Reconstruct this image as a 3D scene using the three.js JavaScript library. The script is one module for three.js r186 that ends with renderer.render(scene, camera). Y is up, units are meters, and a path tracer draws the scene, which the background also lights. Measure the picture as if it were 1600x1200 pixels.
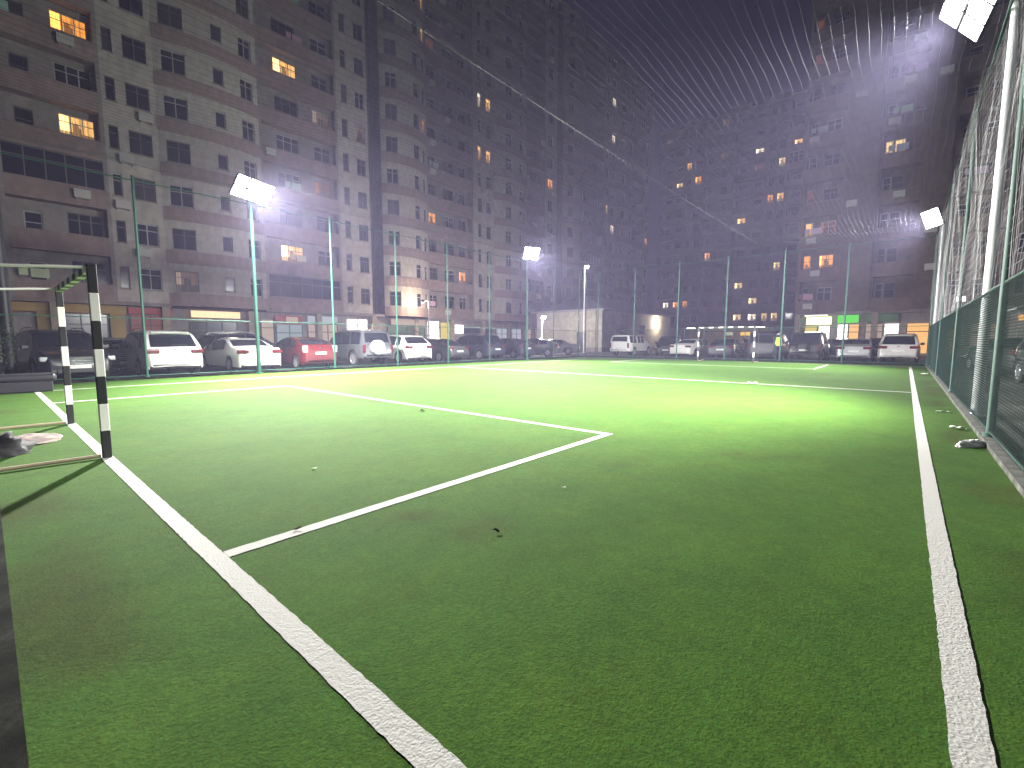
import * as THREE from 'three';
import { mergeGeometries, toCreasedNormals, mergeVertices } from 'three/addons/utils/BufferGeometryUtils.js';
import { RoundedBoxGeometry } from 'three/addons/geometries/RoundedBoxGeometry.js';
import { MarchingCubes } from 'three/addons/objects/MarchingCubes.js';
import { ImprovedNoise } from 'three/addons/math/ImprovedNoise.js';
import { RectAreaLightUniformsLib } from 'three/addons/lights/RectAreaLightUniformsLib.js';
RectAreaLightUniformsLib.init();

// ---------------------------------------------------------------- camera, sky, air, exposure
const scene = new THREE.Scene();
const camera = new THREE.PerspectiveCamera(80.33, 4 / 3, 0.05, 900);
camera.position.set(0, 1.3, 0);
camera.rotation.order = 'YXZ';
camera.rotation.set(-Math.atan2(68.5, 711), THREE.MathUtils.degToRad(40.75), 0);

{ // night sky over a city: deep navy, a little paler towards the horizon all the way round
  const w = 64, h = 32, d = new Float32Array(w * h * 4);
  for (let j = 0; j < h; j++) for (let i = 0; i < w; i++) {
    const el = (j + 0.5) / h * 2 - 1, k = Math.pow(1 - Math.max(0, el), 3), o = (j * w + i) * 4;
    d[o] = 0.003 + 0.004 * k; d[o + 1] = 0.0034 + 0.004 * k; d[o + 2] = 0.012 + 0.006 * k; d[o + 3] = 1;
  }
  const t = new THREE.DataTexture(d, w, h, THREE.RGBAFormat, THREE.FloatType);
  t.mapping = THREE.EquirectangularReflectionMapping; t.magFilter = THREE.LinearFilter; t.minFilter = THREE.LinearFilter; t.needsUpdate = true;
  scene.background = t; scene.environment = t;
}
scene.fog = new THREE.FogExp2(new THREE.Color().setRGB(0.66, 0.62, 1.0), 0.0015);

const renderer = new THREE.WebGLRenderer({ antialias: true });
renderer.setSize(1024, 768);
renderer.toneMapping = THREE.LinearToneMapping;
renderer.toneMappingExposure = 1.0;
renderer.shadowMap.enabled = true;

const FLOOD = 2700;                                            // candela of each floodlight bank
const FLOOD_COLOR = new THREE.Color().setRGB(1.0, 0.985, 0.95);

// ---------------------------------------------------------------- helpers
let seed = 20240611;
const rnd = () => { seed |= 0; seed = seed + 0x6D2B79F5 | 0; let t = Math.imul(seed ^ seed >>> 15, 1 | seed); t = t + Math.imul(t ^ t >>> 7, 61 | t) ^ t; return ((t ^ t >>> 14) >>> 0) / 4294967296; };
const rr = (a, b) => a + (b - a) * rnd();
const noise = new ImprovedNoise();
const fbm = (x, y, z, o = 4) => { let s = 0, a = 0.5; for (let k = 0; k < o; k++) { s += a * noise.noise(x, y, z); x *= 2.03; y *= 2.03; z *= 2.03; a *= 0.5; } return s; };
const taken = new Map();
const numbered = n => { const k = taken.get(n) || 0; taken.set(n, k + 1); return k ? `${n}_${String(k).padStart(3, '0')}` : n; };
const V = (x, y, z) => new THREE.Vector3(x, y, z);
const cast = o => { o.castShadow = true; o.receiveShadow = true; return o; };
function mesh(name, geometry, material, parent) { const m = cast(new THREE.Mesh(geometry, material)); m.name = parent === scene ? numbered(name) : name; parent.add(m); return m; }
function thing(name, label, category, p = [0, 0, 0], turn = 0, group) {
  const o = new THREE.Group(); o.name = numbered(name); o.position.set(...p); o.rotation.y = turn;
  o.userData = { label, category }; if (group) o.userData.group = group; scene.add(o); return o;
}
function single(name, geometry, material, label, category, group) { const m = mesh(name, geometry, material, scene); m.userData = { label, category }; if (group) m.userData.group = group; return m; }
function setting(name, geometry, material) { const m = mesh(name, geometry, material, scene); m.userData = { kind: 'structure' }; return m; }
const clean = g => { const q = g.index ? g.toNonIndexed() : g; for (const k of Object.keys(q.attributes)) if (!['position', 'normal', 'uv'].includes(k)) q.deleteAttribute(k); return q; };
const join = list => mergeGeometries(list.map(clean));
function box(x0, x1, y0, y1, z0, z1) { // uv in metres
  const w = x1 - x0, h = y1 - y0, d = z1 - z0, g = new THREE.BoxGeometry(w, h, d), uv = g.attributes.uv, n = g.attributes.normal, p = g.attributes.position;
  g.translate((x0 + x1) / 2, (y0 + y1) / 2, (z0 + z1) / 2);
  for (let i = 0; i < uv.count; i++) { const a = Math.abs(n.getX(i)), b = Math.abs(n.getY(i)); uv.setXY(i, a > .5 ? p.getZ(i) : p.getX(i), b > .5 ? p.getZ(i) : p.getY(i)); }
  return g;
}
const rbox = (w, h, d, r, x, y, z, seg = 2) => new RoundedBoxGeometry(w, h, d, seg, Math.min(r, w / 2.01, h / 2.01, d / 2.01)).translate(x, y, z);
function tube(points, r, sides = 6, seg = 0) { const c = points.length === 2 ? new THREE.LineCurve3(...points) : new THREE.CatmullRomCurve3(points); return new THREE.TubeGeometry(c, seg || (points.length === 2 ? 1 : points.length * 6), r, sides, false); }
function cyl(r0, r1, y0, y1, x = 0, z = 0, n = 14) { return new THREE.CylinderGeometry(r1, r0, y1 - y0, n).translate(x, (y0 + y1) / 2, z); }
const col = (r, g, b) => new THREE.Color().setRGB(r, g, b);
const std = (c, rough = 0.8, metal = 0, extra = {}) => new THREE.MeshStandardMaterial({ color: c, roughness: rough, metalness: metal, ...extra });
const glow = (c, k) => new THREE.MeshStandardMaterial({ color: col(0.02, 0.02, 0.02), emissive: c, emissiveIntensity: k, roughness: 0.6 });

// ---- textures (matter only: grain, dirt, weave)
function dataTex(n, fn, srgb) {
  const d = new Uint8Array(n * n * 4);
  for (let j = 0; j < n; j++) for (let i = 0; i < n; i++) { const c = fn(i / n, j / n, i, j), o = (j * n + i) * 4; d[o] = c[0]; d[o + 1] = c[1]; d[o + 2] = c[2]; d[o + 3] = 255; }
  const t = new THREE.DataTexture(d, n, n); t.wrapS = t.wrapT = THREE.RepeatWrapping; t.magFilter = THREE.LinearFilter; t.minFilter = THREE.LinearMipmapLinearFilter; t.generateMipmaps = true;
  if (srgb) t.colorSpace = THREE.SRGBColorSpace; t.needsUpdate = true; return t;
}
// noise that tiles over the unit square
function tileNoise(cells, seedK) {
  const g = new Float32Array(cells * cells); let s = seedK * 7919 + 13; for (let i = 0; i < g.length; i++) { s = (s * 1664525 + 1013904223) >>> 0; g[i] = s / 4294967296; }
  return (u, v) => { const x = u * cells, y = v * cells, i = Math.floor(x), j = Math.floor(y), fx = x - i, fy = y - j, a = fx * fx * (3 - 2 * fx), b = fy * fy * (3 - 2 * fy), q = (p, r) => g[((r % cells + cells) % cells) * cells + (p % cells + cells) % cells];
    return (q(i, j) * (1 - a) + q(i + 1, j) * a) * (1 - b) + (q(i, j + 1) * (1 - a) + q(i + 1, j + 1) * a) * b; };
}
const clamp255 = v => Math.max(0, Math.min(255, Math.round(v)));
const turfMap = (() => { const a = tileNoise(512, 1), b = tileNoise(190, 2), c = tileNoise(40, 3), d = tileNoise(11, 4);
  return dataTex(1024, (u, v) => { const f = 0.42 * a(u, v) + 0.3 * b(u, v) + 0.16 * c(u, v) + 0.12 * d(u, v), k = 0.78 + .44 * f, warm = (b(u + .3, v) - .5) * 11 + (d(u, v + .4) - .5) * 8; return [clamp255(113 * k + warm), clamp255(163 * k), clamp255(64 * k - warm * .3)]; }, true); })();
const turfBump = (() => { const a = tileNoise(512, 1), b = tileNoise(190, 2), c = tileNoise(40, 3); return dataTex(1024, (u, v) => { const k = clamp255(255 * (0.5 * a(u, v) + 0.35 * b(u, v) + 0.15 * c(u, v))); return [k, k, k]; }); })();
const stuccoMap = (() => { const a = tileNoise(256, 5), b = tileNoise(31, 6), c = tileNoise(7, 7), s = tileNoise(64, 8); return dataTex(512, (u, v) => { const streak = s(u, v * .08) > .72 ? .965 : 1, k = (0.86 + 0.08 * a(u, v) + 0.12 * (b(u, v) - .3) + 0.1 * (c(u, v) - .4)) * streak * 225; return [clamp255(k), clamp255(k * .985), clamp255(k * .96)]; }, true); })();
stuccoMap.repeat.set(1 / 9, 1 / 9);
const asphaltMap = (() => { const a = tileNoise(400, 9), b = tileNoise(60, 10), c = tileNoise(9, 11); return dataTex(1024, (u, v) => { const k = 255 * (0.35 + 0.35 * a(u, v) + 0.3 * b(u, v) * c(u, v) + .25 * (c(u, v) - .3)); return [clamp255(k), clamp255(k * .98), clamp255(k * .95)]; }, true); })();

// ---- shared materials
const M = {
  turf: new THREE.MeshPhysicalMaterial({ map: turfMap, bumpMap: turfBump, bumpScale: 0.0022, roughness: 0.95, specularIntensity: 0.12, vertexColors: true }),
  line: new THREE.MeshStandardMaterial({ color: col(0.38, 0.375, 0.345), bumpMap: turfBump, bumpScale: 0.003, roughness: 0.95 }),
  asphalt: new THREE.MeshPhysicalMaterial({ map: asphaltMap, color: col(0.17, 0.165, 0.16), roughness: 0.9, specularIntensity: 0.4 }),
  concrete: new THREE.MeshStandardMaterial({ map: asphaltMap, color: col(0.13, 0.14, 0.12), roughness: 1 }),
  green: std(col(0.015, 0.09, 0.058), 0.5, 0.1),
  greenDark: std(col(0.008, 0.045, 0.03), 0.6, 0),
  greenWire: std(col(0.007, 0.034, 0.025), 0.7, 0),
  netCord: std(col(0.015, 0.015, 0.018), 0.9),
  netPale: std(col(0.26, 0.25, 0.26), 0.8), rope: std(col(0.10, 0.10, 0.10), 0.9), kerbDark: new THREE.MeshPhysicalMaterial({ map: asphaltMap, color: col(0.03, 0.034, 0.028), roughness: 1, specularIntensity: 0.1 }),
  steel: std(col(0.45, 0.46, 0.48), 0.4, 0.6),
  polePaint: std(col(0.62, 0.64, 0.66), 0.45, 0.2),
  black: std(col(0.02, 0.02, 0.022), 0.5), white: std(col(0.74, 0.73, 0.68), 0.5),
  darkMetal: std(col(0.03, 0.03, 0.035), 0.5, 0.4),
  cream: std(col(0.54, 0.50, 0.48), 0.92, 0, { map: stuccoMap }), sand: std(col(0.42, 0.36, 0.29), 0.92, 0, { map: stuccoMap }),
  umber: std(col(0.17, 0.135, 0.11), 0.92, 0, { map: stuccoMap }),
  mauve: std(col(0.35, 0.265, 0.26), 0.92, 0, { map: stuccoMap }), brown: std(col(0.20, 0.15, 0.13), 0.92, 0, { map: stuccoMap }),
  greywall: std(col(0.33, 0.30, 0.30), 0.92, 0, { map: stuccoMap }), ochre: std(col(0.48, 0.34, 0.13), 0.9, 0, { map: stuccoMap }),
  frame: std(col(0.10, 0.095, 0.09), 0.5), frameWhite: std(col(0.34, 0.33, 0.32), 0.5),
  pane: new THREE.MeshPhysicalMaterial({ color: col(0.012, 0.014, 0.022), roughness: 0.08, specularIntensity: 1 }),
  paneB: new THREE.MeshPhysicalMaterial({ color: col(0.05, 0.045, 0.05), roughness: 0.14 }),
  roofTin: std(col(0.07, 0.07, 0.085), 0.6, 0.2),
};
const LIT = {
  orange: glow(col(1.0, 0.42, 0.07), 1.5), amber: glow(col(1.0, 0.60, 0.20), 1.6), yellow: glow(col(1.0, 0.78, 0.36), 1.3), white: glow(col(1.0, 0.93, 0.8), 1.7),
  dim: glow(col(1.0, 0.72, 0.5), 0.16), ember: glow(col(1.0, 0.42, 0.18), 0.16),
};

{ // curtains and things on the sill show through the lit panes
  const f = tileNoise(23, 31), g = tileNoise(5, 32), t = dataTex(128, (u, v) => { const fold = .62 + .38 * Math.abs(Math.sin(u * 3.1416 * 15 + 2.2 * f(u, .3))), part = g(u, .1) > .5 ? 1 : .55, low = v < .18 + .3 * f(u, .6) * (g(u, .7) > .55) ? .5 : 1, k = 255 * Math.min(1, fold * part * low * 1.15); return [clamp255(k), clamp255(k * (.86 + .14 * part)), clamp255(k * (.7 + .3 * part))]; }, true);
  t.repeat.set(.31, .36); for (const k of Object.keys(LIT)) { LIT[k].emissiveMap = t; LIT[k].emissiveIntensity *= 2.6; }
}

// ---------------------------------------------------------------- ground, pitch, lines, kerbs
{
  const g = new THREE.PlaneGeometry(420, 420, 1, 1).rotateX(-Math.PI / 2); const uv = g.attributes.uv; for (let i = 0; i < uv.count; i++) uv.setXY(i, uv.getX(i) * 52, uv.getY(i) * 52);
  g.translate(-20, -0.03, -60); setting('ground', g, M.asphalt);
}
const PX0 = -19.15, PX1 = 0.82, PZ0 = 0.0, PZ1 = -31.1;       // turf
{
  const nx = 80, nz = 124, g = new THREE.PlaneGeometry(PX1 - PX0, PZ0 - PZ1, nx, nz).rotateX(-Math.PI / 2).translate((PX0 + PX1) / 2, 0, (PZ0 + PZ1) / 2);
  const p = g.attributes.position, uv = g.attributes.uv, c = new Float32Array(p.count * 3);
  for (let i = 0; i < p.count; i++) {
    const x = p.getX(i), z = p.getZ(i), n = fbm(x * .35, 3.1, z * .35, 5), m = fbm(x * 1.7, 9.2, z * 1.7, 3), dirt = THREE.MathUtils.smoothstep(fbm(x * .8 + 4, 1.7, z * .8, 4) - (x > 0.45 || z > -0.45 ? 0 : 0.28), 0.0, 0.22);
    const k = 0.225 * (1 + .22 * n + .16 * m);
    c[i * 3] = k * (1 + .12 * m) * (1 - dirt * .1); c[i * 3 + 1] = k * (1 - dirt * .35); c[i * 3 + 2] = k * (1 - dirt * .2);
    uv.setXY(i, x / 2.6, z / 2.6);
  }
  g.setAttribute('color', new THREE.BufferAttribute(c, 3)); setting('pitch', g, M.turf);
}
const LW = 0.105, GLZ = -0.82, TLX = 0.24, TLXL = -16.65, FGZ = -29.2, HALF = -15.02, BX0 = -3.05, BX1 = -13.3, BZ = -5.58, BZF = -24.45;
function paintLine(x0, z0, x1, z1, w, y = 0.004) { // a worn strip of white turf with an uneven edge
  const L = Math.hypot(x1 - x0, z1 - z0), n = Math.ceil(L / 0.035), dx = (x1 - x0) / L, dz = (z1 - z0) / L, P = [], U = [], I = [];
  for (let i = 0; i <= n; i++) { const t = L * i / n, cx = x0 + dx * t, cz = z0 + dz * t, wob = 0.005 * fbm(t * .5, x0, z0, 2), e0 = w / 2 + rr(-.0025, .0025), e1 = w / 2 + rr(-.0025, .0025);
    for (const [s, e] of [[-1, e0], [1, e1]]) { const o = s * e + wob; P.push(cx - dz * o, y, cz + dx * o); U.push((cx - dz * o) / 2.6, (cz + dx * o) / 2.6); } if (i < n) { const a = 2 * i; I.push(a, a + 1, a + 2, a + 1, a + 3, a + 2); } }
  const g = new THREE.BufferGeometry(); g.setAttribute('position', new THREE.Float32BufferAttribute(P, 3)); g.setAttribute('uv', new THREE.Float32BufferAttribute(U, 2)); g.setIndex(I); g.computeVertexNormals();
  const nn = g.attributes.normal; if (nn.getY(0) < 0) { const ix = g.index.array; for (let k = 0; k < ix.length; k += 3) { const t = ix[k]; ix[k] = ix[k + 1]; ix[k + 1] = t; } g.computeVertexNormals(); } return g;
}
const hw = LW / 2 + .004, TI = TLX - hw, TO = TLXL + hw;     // lines butt against each other, so that they lie in one sheet
for (const [n, a] of [['goal_line', [TO, GLZ, TI, GLZ, LW]], ['goal_line', [TO, FGZ, TI, FGZ, LW]], ['touchline', [TLX, -0.02, TLX, FGZ - hw, LW]], ['touchline', [TLXL, -0.02, TLXL, FGZ - hw, LW]], ['halfway_line', [TO, HALF, TI, HALF, LW]],
  ['penalty_area_line', [BX0, GLZ - hw, BX0, BZ - hw, LW]], ['penalty_area_line', [BX1, GLZ - hw, BX1, BZ - hw, LW]], ['penalty_area_line', [BX1 + hw, BZ, BX0 - hw, BZ, LW]],
  ['penalty_area_line', [BX0, FGZ + hw, BX0, BZF + hw, LW]], ['penalty_area_line', [BX1, FGZ + hw, BX1, BZF + hw, LW]], ['penalty_area_line', [BX1 + hw, BZF, BX0 - hw, BZF, LW]]]) setting(n, paintLine(...a), M.line);
{ // concrete kerbs round the turf
  const k = 0.16;
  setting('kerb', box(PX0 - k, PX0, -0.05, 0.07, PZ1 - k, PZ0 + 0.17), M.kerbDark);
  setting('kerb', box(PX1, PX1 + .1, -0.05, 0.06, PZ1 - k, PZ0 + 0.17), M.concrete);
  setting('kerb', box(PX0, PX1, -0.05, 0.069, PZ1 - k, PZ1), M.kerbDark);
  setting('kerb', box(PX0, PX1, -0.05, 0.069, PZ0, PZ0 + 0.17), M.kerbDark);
}

// ---------------------------------------------------------------- floodlights on the fence line
const headGeo = join([rbox(0.51, 0.40, 0.09, 0.03, 0, 0, -0.05), ...[-.15, -.05, .05, .15].map(x => box(x - .012, x + .012, -.13, .13, -.13, -.095))]);
const lensGeo = rbox(0.46, 0.35, 0.012, 0.005, 0, 0, 0.002, 1);
const lensMat = glow(col(1, 0.985, 0.96), 42);
function floodlight(label, base, top, arm, aim, heads, intensity, half, paintwork = M.polePaint) {
  const t = thing('floodlight', label, 'floodlight', base, 0, 'floodlights round the pitch');
  mesh('pole', join([cyl(0.075, 0.055, 0, top, 0, 0, 16), cyl(0.13, 0.13, 0, 0.03, 0, 0, 16)]), paintwork, t);
  const head = V(arm[0], top - 0.05, arm[1]);
  mesh('bracket', join([tube([V(0, top - 0.12, 0), V(arm[0] * .6, top - 0.02, arm[1] * .6), V(arm[0], top - 0.05, arm[1])], 0.03, 8)]), paintwork, t);
  const dir = V(aim[0] - base[0] - arm[0], aim[1] - base[1] - top, aim[2] - base[2] - arm[1]).normalize();
  const q = new THREE.Quaternion().setFromUnitVectors(V(0, 0, 1), V(dir.x, 0, dir.z).normalize()), tilt = Math.asin(-dir.y);
  for (const [hx, hy] of heads) {
    const h = mesh('lamp_head', headGeo, M.darkMetal, t); h.quaternion.copy(q); h.rotateX(tilt); h.position.copy(V(hx, hy, 0).applyQuaternion(h.quaternion).add(head));
    mesh('lamp_lens', lensGeo, lensMat, h);
  }
  const s = new THREE.SpotLight(FLOOD_COLOR, intensity, 0, half, 1, 2); s.name = 'floodlight_beam'; s.castShadow = true; s.shadow.radius = 12; s.shadow.mapSize.set(2048, 2048); s.shadow.camera.near = 0.2; s.shadow.camera.far = 90; s.shadow.bias = -0.0005;
  const from = head.clone().add(V(...base)).addScaledVector(dir, 0.16); s.position.copy(from); s.target.position.copy(from).addScaledVector(dir, 10); scene.add(s, s.target);
}
const six = [[-.54, .21], [0, .21], [.54, .21], [-.54, -.21], [0, -.21], [.54, -.21]], four = [[-.27, .21], [.27, .21], [-.27, -.21], [.27, -.21]], two = [[-.26, 0], [.26, 0]];
floodlight('bank of white floodlights on the pole behind the white sedan', [-19.02, 0.02, -6.98], 6.85, [0.35, 0], [-10, 0, -10.5], six, FLOOD * 2.0, 1.45, M.green);
floodlight('bank of floodlights on the far left pole by the dark cars', [-19.02, 0.02, -23.6], 6.9, [0.35, 0], [-8, 0, -17.5], four, FLOOD * 1.4, 1.15, M.green);
floodlight('glaring floodlight on the nearest pole at the top right', [0.98, 0.02, -10.9], 6.85, [-0.55, -0.1], [-7.4, 0, -10.2], six, FLOOD * 1.15, .93);
floodlight('floodlight on the far right pole beside the silver SUV', [0.98, 0.02, -29.2], 6.95, [-0.42, 0], [-14, 0, -20], four, FLOOD * .9, 1.12);

// ---------------------------------------------------------------- fence: posts, rails, chain link and cord net
const FH = 6.5, FX0 = -19.23, FX1 = 0.9, FZ1 = -31.22, FZ0 = 0.42;
const postGeo = join([cyl(0.042, 0.042, 0, FH, 0, 0, 10), cyl(0.075, 0.075, 0, 0.05, 0, 0, 10), cyl(0.05, 0.05, FH, FH + .02, 0, 0, 10)]);
function wire(out, a, b, r) { // three-sided straight wire
  const d = b.clone().sub(a), L = d.length(); if (L < 1e-4) return; d.normalize();
  const u = Math.abs(d.y) < .9 ? V(0, 1, 0) : V(1, 0, 0), s = u.clone().cross(d).normalize(), t = d.clone().cross(s), base = out.P.length / 3;
  for (const p of [a, b]) for (let k = 0; k < 3; k++) { const an = k * 2.0944, c = Math.cos(an) * r, e = Math.sin(an) * r; out.P.push(p.x + s.x * c + t.x * e, p.y + s.y * c + t.y * e, p.z + s.z * c + t.z * e); out.N.push(s.x * Math.cos(an) + t.x * Math.sin(an), s.y * Math.cos(an) + t.y * Math.sin(an), s.z * Math.cos(an) + t.z * Math.sin(an)); }
  for (let k = 0; k < 3; k++) { const m = (k + 1) % 3; out.I.push(base + k, base + m, base + 3 + k, base + m, base + 3 + m, base + 3 + k); }
}
const wires = () => ({ P: [], N: [], I: [] });
function wireGeo(o) { const g = new THREE.BufferGeometry(); g.setAttribute('position', new THREE.Float32BufferAttribute(o.P, 3)); g.setAttribute('normal', new THREE.Float32BufferAttribute(o.N, 3)); g.setIndex(o.I); return g; }
function chainLink(w, h, step, r) { // diamonds clipped to the panel
  const o = wires();
  for (let c = -h; c < w; c += step) { const x0 = Math.max(0, c), x1 = Math.min(w, c + h); if (x1 - x0 < .02) continue; wire(o, V(x0, x0 - c, 0), V(x1, x1 - c, 0), r); wire(o, V(x0, h - (x0 - c), .004), V(x1, h - (x1 - c), .004), r); }
  return wireGeo(o);
}
function cordNet(w, h, step, r, sag) { // square net hanging between posts, a little slack
  const o = wires(), f = (x, y) => V(x, y, sag * (fbm(x * .45, y * .3, w, 3) + .35 * Math.sin(x * 1.9) * fbm(x, y * .2, 2, 2)));
  for (let x = step / 2; x < w; x += step) for (let k = 0, n = 9; k < n; k++) wire(o, f(x, h * k / n), f(x, h * (k + 1) / n), r);
  const nx = Math.max(2, Math.round(w / 1.2)); for (let y = 0; y <= h + .01; y += step) for (let k = 0; k < nx; k++) wire(o, f(w * k / nx, y), f(w * (k + 1) / nx, y), r);
  return wireGeo(o);
}
function fence(label, a, b, stops, step, wireR, netR, sag, cord = M.netCord, tubes = M.green) { // a, b: ends on the ground; stops: distances of the posts
  const t = thing('fence', label, 'fence', [a[0], 0.0, a[1]], Math.atan2(-(b[1] - a[1]), b[0] - a[0]), 'green fence round the pitch'), L = Math.hypot(b[0] - a[0], b[1] - a[1]);
  for (const s of stops) { const p = mesh('post', postGeo, tubes, t); p.position.set(s, 0.06, 0); }
  for (const y of [0.12, 2.02, FH - .06]) mesh('rail', tube([V(0, y, 0), V(L, y, 0)], y > 3 ? 0.02 : 0.017, 6), tubes, t);
  const all = [...new Set([0, ...stops, L])].sort((p, q) => p - q), cache = new Map();
  for (let i = 0; i + 1 < all.length; i++) { const w = +(all[i + 1] - all[i]).toFixed(2); if (w < .3) continue; if (!cache.has(w)) cache.set(w, chainLink(w, 1.88, step, wireR)); const m = mesh('chain_link_panel', cache.get(w), M.greenWire, t); m.position.set(all[i], 0.13, 0.02); }
  const n = mesh('cord_net', cordNet(L, FH - 2.06, 0.15, netR, sag), cord, t); n.position.set(0, 2.03, 0.03);
  const ro = wires(); for (let k = 0; k < 40; k++) { const s0 = L * k / 40, s1 = L * (k + 1) / 40, y = s => FH + .45 + .06 * Math.cos(s * 1.88); wire(ro, V(s0, y(s0), 0), V(s1, y(s1), 0), 0.009); } mesh('top_cable', wireGeo(ro), M.rope, t);
}
const leftStops = []; for (let z = -0.22; z > -31; z -= 3.333) if (Math.abs(z + 6.89) > .3 && Math.abs(z + 23.55) > .3) leftStops.push(+(FZ0 - z).toFixed(3));
fence('green mesh fence along the left touchline in front of the parked cars', [FX0, FZ0], [FX0, FZ1], [...leftStops, FZ0 - FZ1], 0.085, 0.0011, 0.0005, 0.1);
fence('green mesh fence across the far end behind the far goal', [FX0, FZ1], [FX1, FZ1], [1.1, 4.1, 7.3, 10.4, 13.55, 16.6, 20.13], 0.085, 0.0011, 0.0007, 0.1);
fence('green mesh fence close by along the right touchline', [FX1, FZ1], [FX1, FZ0], [9.3, 16.2, 22.8, 29.2], 0.07, 0.002, 0.002, 0.3, M.netPale, M.greenDark);
fence('green mesh fence behind the near goal', [FX0, FZ0], [FX1, FZ0], [3.2, 6.4, 9.6, 12.8, 16.0, 18.6], 0.085, 0.0014, 0.0014, 0.1);
{ // net stretched over the pitch on cables
  const t = thing('overhead_net', 'pale cord net stretched on cables over the whole pitch', 'net', [0, 0, 0]), o = wires(), step = 0.165;
  const CX = -6.97, y = (x, z) => { const u = x < CX ? (x - FX0) / (CX - FX0) : (x - CX) / (FX1 - CX), v = (FZ0 - z) / (FZ0 - FZ1), span = x < CX ? .8 : .5; return FH + .42 - span * Math.sin(Math.PI * u) * (0.75 + .25 * Math.sin(v * 17)) + 0.05 * fbm(x * .8, 1, z * .8, 2); };
  const nz = 40, nx = 30;
  for (let x = FX0 + .08; x < FX1; x += step) for (let k = 0; k < nz; k++) { const z0 = FZ0 + (FZ1 - FZ0) * k / nz, z1 = FZ0 + (FZ1 - FZ0) * (k + 1) / nz, w = q => .02 * Math.sin(q * 2.1 + x * 3); wire(o, V(x + w(z0), y(x, z0), z0), V(x + w(z1), y(x, z1), z1), 0.0024); }
  for (let z = FZ0 - .1; z > FZ1; z -= step) for (let k = 0; k < nx; k++) { const x0 = FX0 + (FX1 - FX0) * k / nx, x1 = FX0 + (FX1 - FX0) * (k + 1) / nx; wire(o, V(x0, y(x0, z), z), V(x1, y(x1, z), z), 0.0004); }
  mesh('cord_net', wireGeo(o), M.netCord, t);
  const c = wires(); for (let k = 0; k < 30; k++) { const z0 = FZ0 + (FZ1 - FZ0) * k / 30, z1 = FZ0 + (FZ1 - FZ0) * (k + 1) / 30, yc = q => FH + .45 - .12 * Math.sin(Math.PI * q / 30); wire(c, V(CX, yc(k), z0), V(CX, yc(k + 1), z1), 0.008); } mesh('cable', wireGeo(c), M.rope, t);
}

// ---------------------------------------------------------------- goals
function goal(label, x0, x1, z, back, netted) {
  const stay = netted ? M.darkMetal : M.white;
  const t = thing('goal', label, 'goal', [0, 0.004, z], 0, 'handball goals'), h = 2.1, s = 0.04, seg = 0.3;
  const stripe = new RoundedBoxGeometry(s * 2, seg, s * 2, 1, 0.008);
  for (const x of [x0, x1]) {
    const post = mesh('post', box(x - s + .006, x + s - .006, 0, h, -s + .006, s - .006), M.black, t);
    for (let k = 0; k < 7; k++) { const m = mesh('stripe', stripe, k % 2 ? M.white : M.black, post); m.position.set(x, seg / 2 + seg * k, 0); }
  }
  const bar = mesh('crossbar', box(x1 + s, x0 - s, h - .074, h - .006, -s + .006, s - .006), M.black, t), n = 11, L = (x0 - x1 - 2 * s) / n, hs = new RoundedBoxGeometry(L, s * 2, s * 2, 1, 0.008);
  for (let k = 0; k < n; k++) { const m = mesh('stripe', hs, k % 2 ? M.black : M.white, bar); m.position.set(x1 + s + L * (k + .5), h - s, 0); }
  for (const x of [x0, x1]) {
    mesh('top_stay', tube([V(x, h - .03, 0), V(x, h - .07, back * .45), V(x, h - .12, back * .8), V(x, h - .26, back)], 0.016, 8), stay, t);
    mesh('back_stay', tube([V(x, h - .26, back), V(x, .03, back * 1.02)], 0.016, 8), stay, t);
    mesh('ground_bar', tube([V(x, .025, back * .05), V(x - .02, .025, back * .5), V(x, .025, back)], 0.02, 8), std(col(0.32, 0.26, 0.17), 0.8), t);
  }
  mesh('back_bar', tube([V(x0, h - .26, back), V(x1, h - .26, back)], 0.014, 8), stay, t);
  if (netted) { const o = wires(), st = .12; for (let x = x1; x <= x0; x += st) { wire(o, V(x, h - .26, back), V(x, .02, back), .0015); wire(o, V(x, h - .08, 0), V(x, h - .26, back), .0015); } for (let y = .1; y < h - .2; y += st) { wire(o, V(x1, y, back), V(x0, y, back), .0015); for (const x of [x0, x1]) wire(o, V(x, y, 0), V(x, y, back), .0015); } mesh('goal_net', wireGeo(o), M.netCord, t); }
  return t;
}
goal('black and white striped handball goal near at the left edge', -6.65, -9.8, GLZ, 1.05, false);
goal('small striped goal at the far end before the black cars', -6.65, -9.8, FGZ, -1.05, true);

// ---------------------------------------------------------------- apartment buildings
// each building stands in its own frame: x runs along the front, z points out of it
const BASE = 3.9, ST = 3.0;
const winCache = new Map();
function windowShapes(w, h) {
  const key = w.toFixed(2) + h.toFixed(2); if (winCache.has(key)) return winCache.get(key);
  const f = 0.06, parts = [box(-w / 2, w / 2, 0, f, -.04, .04), box(-w / 2, w / 2, h - f, h, -.04, .04), box(-w / 2, -w / 2 + f, f, h - f, -.04, .04), box(w / 2 - f, w / 2, f, h - f, -.04, .04)];
  const n = w > 1.6 ? 3 : w > 0.85 ? 2 : 1; for (let k = 1; k < n; k++) { const x = -w / 2 + w * k / n; parts.push(box(x - .03, x + .03, f, h - f, -.038, .038)); }
  if (h > 1.2) parts.push(box(-w / 2 + f, w / 2 - f, h * .68, h * .68 + .05, -.036, .036));
  const s = { frame: join(parts), pane: box(-w / 2 + f * .6, w / 2 - f * .6, f * .6, h - f * .6, -.012, .006), sill: box(-w / 2 - .06, w / 2 + .06, -.07, 0, -.02, .2) };
  winCache.set(key, s); return s;
}
const WINDOWS = []; // for choosing the lit ones
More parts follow.
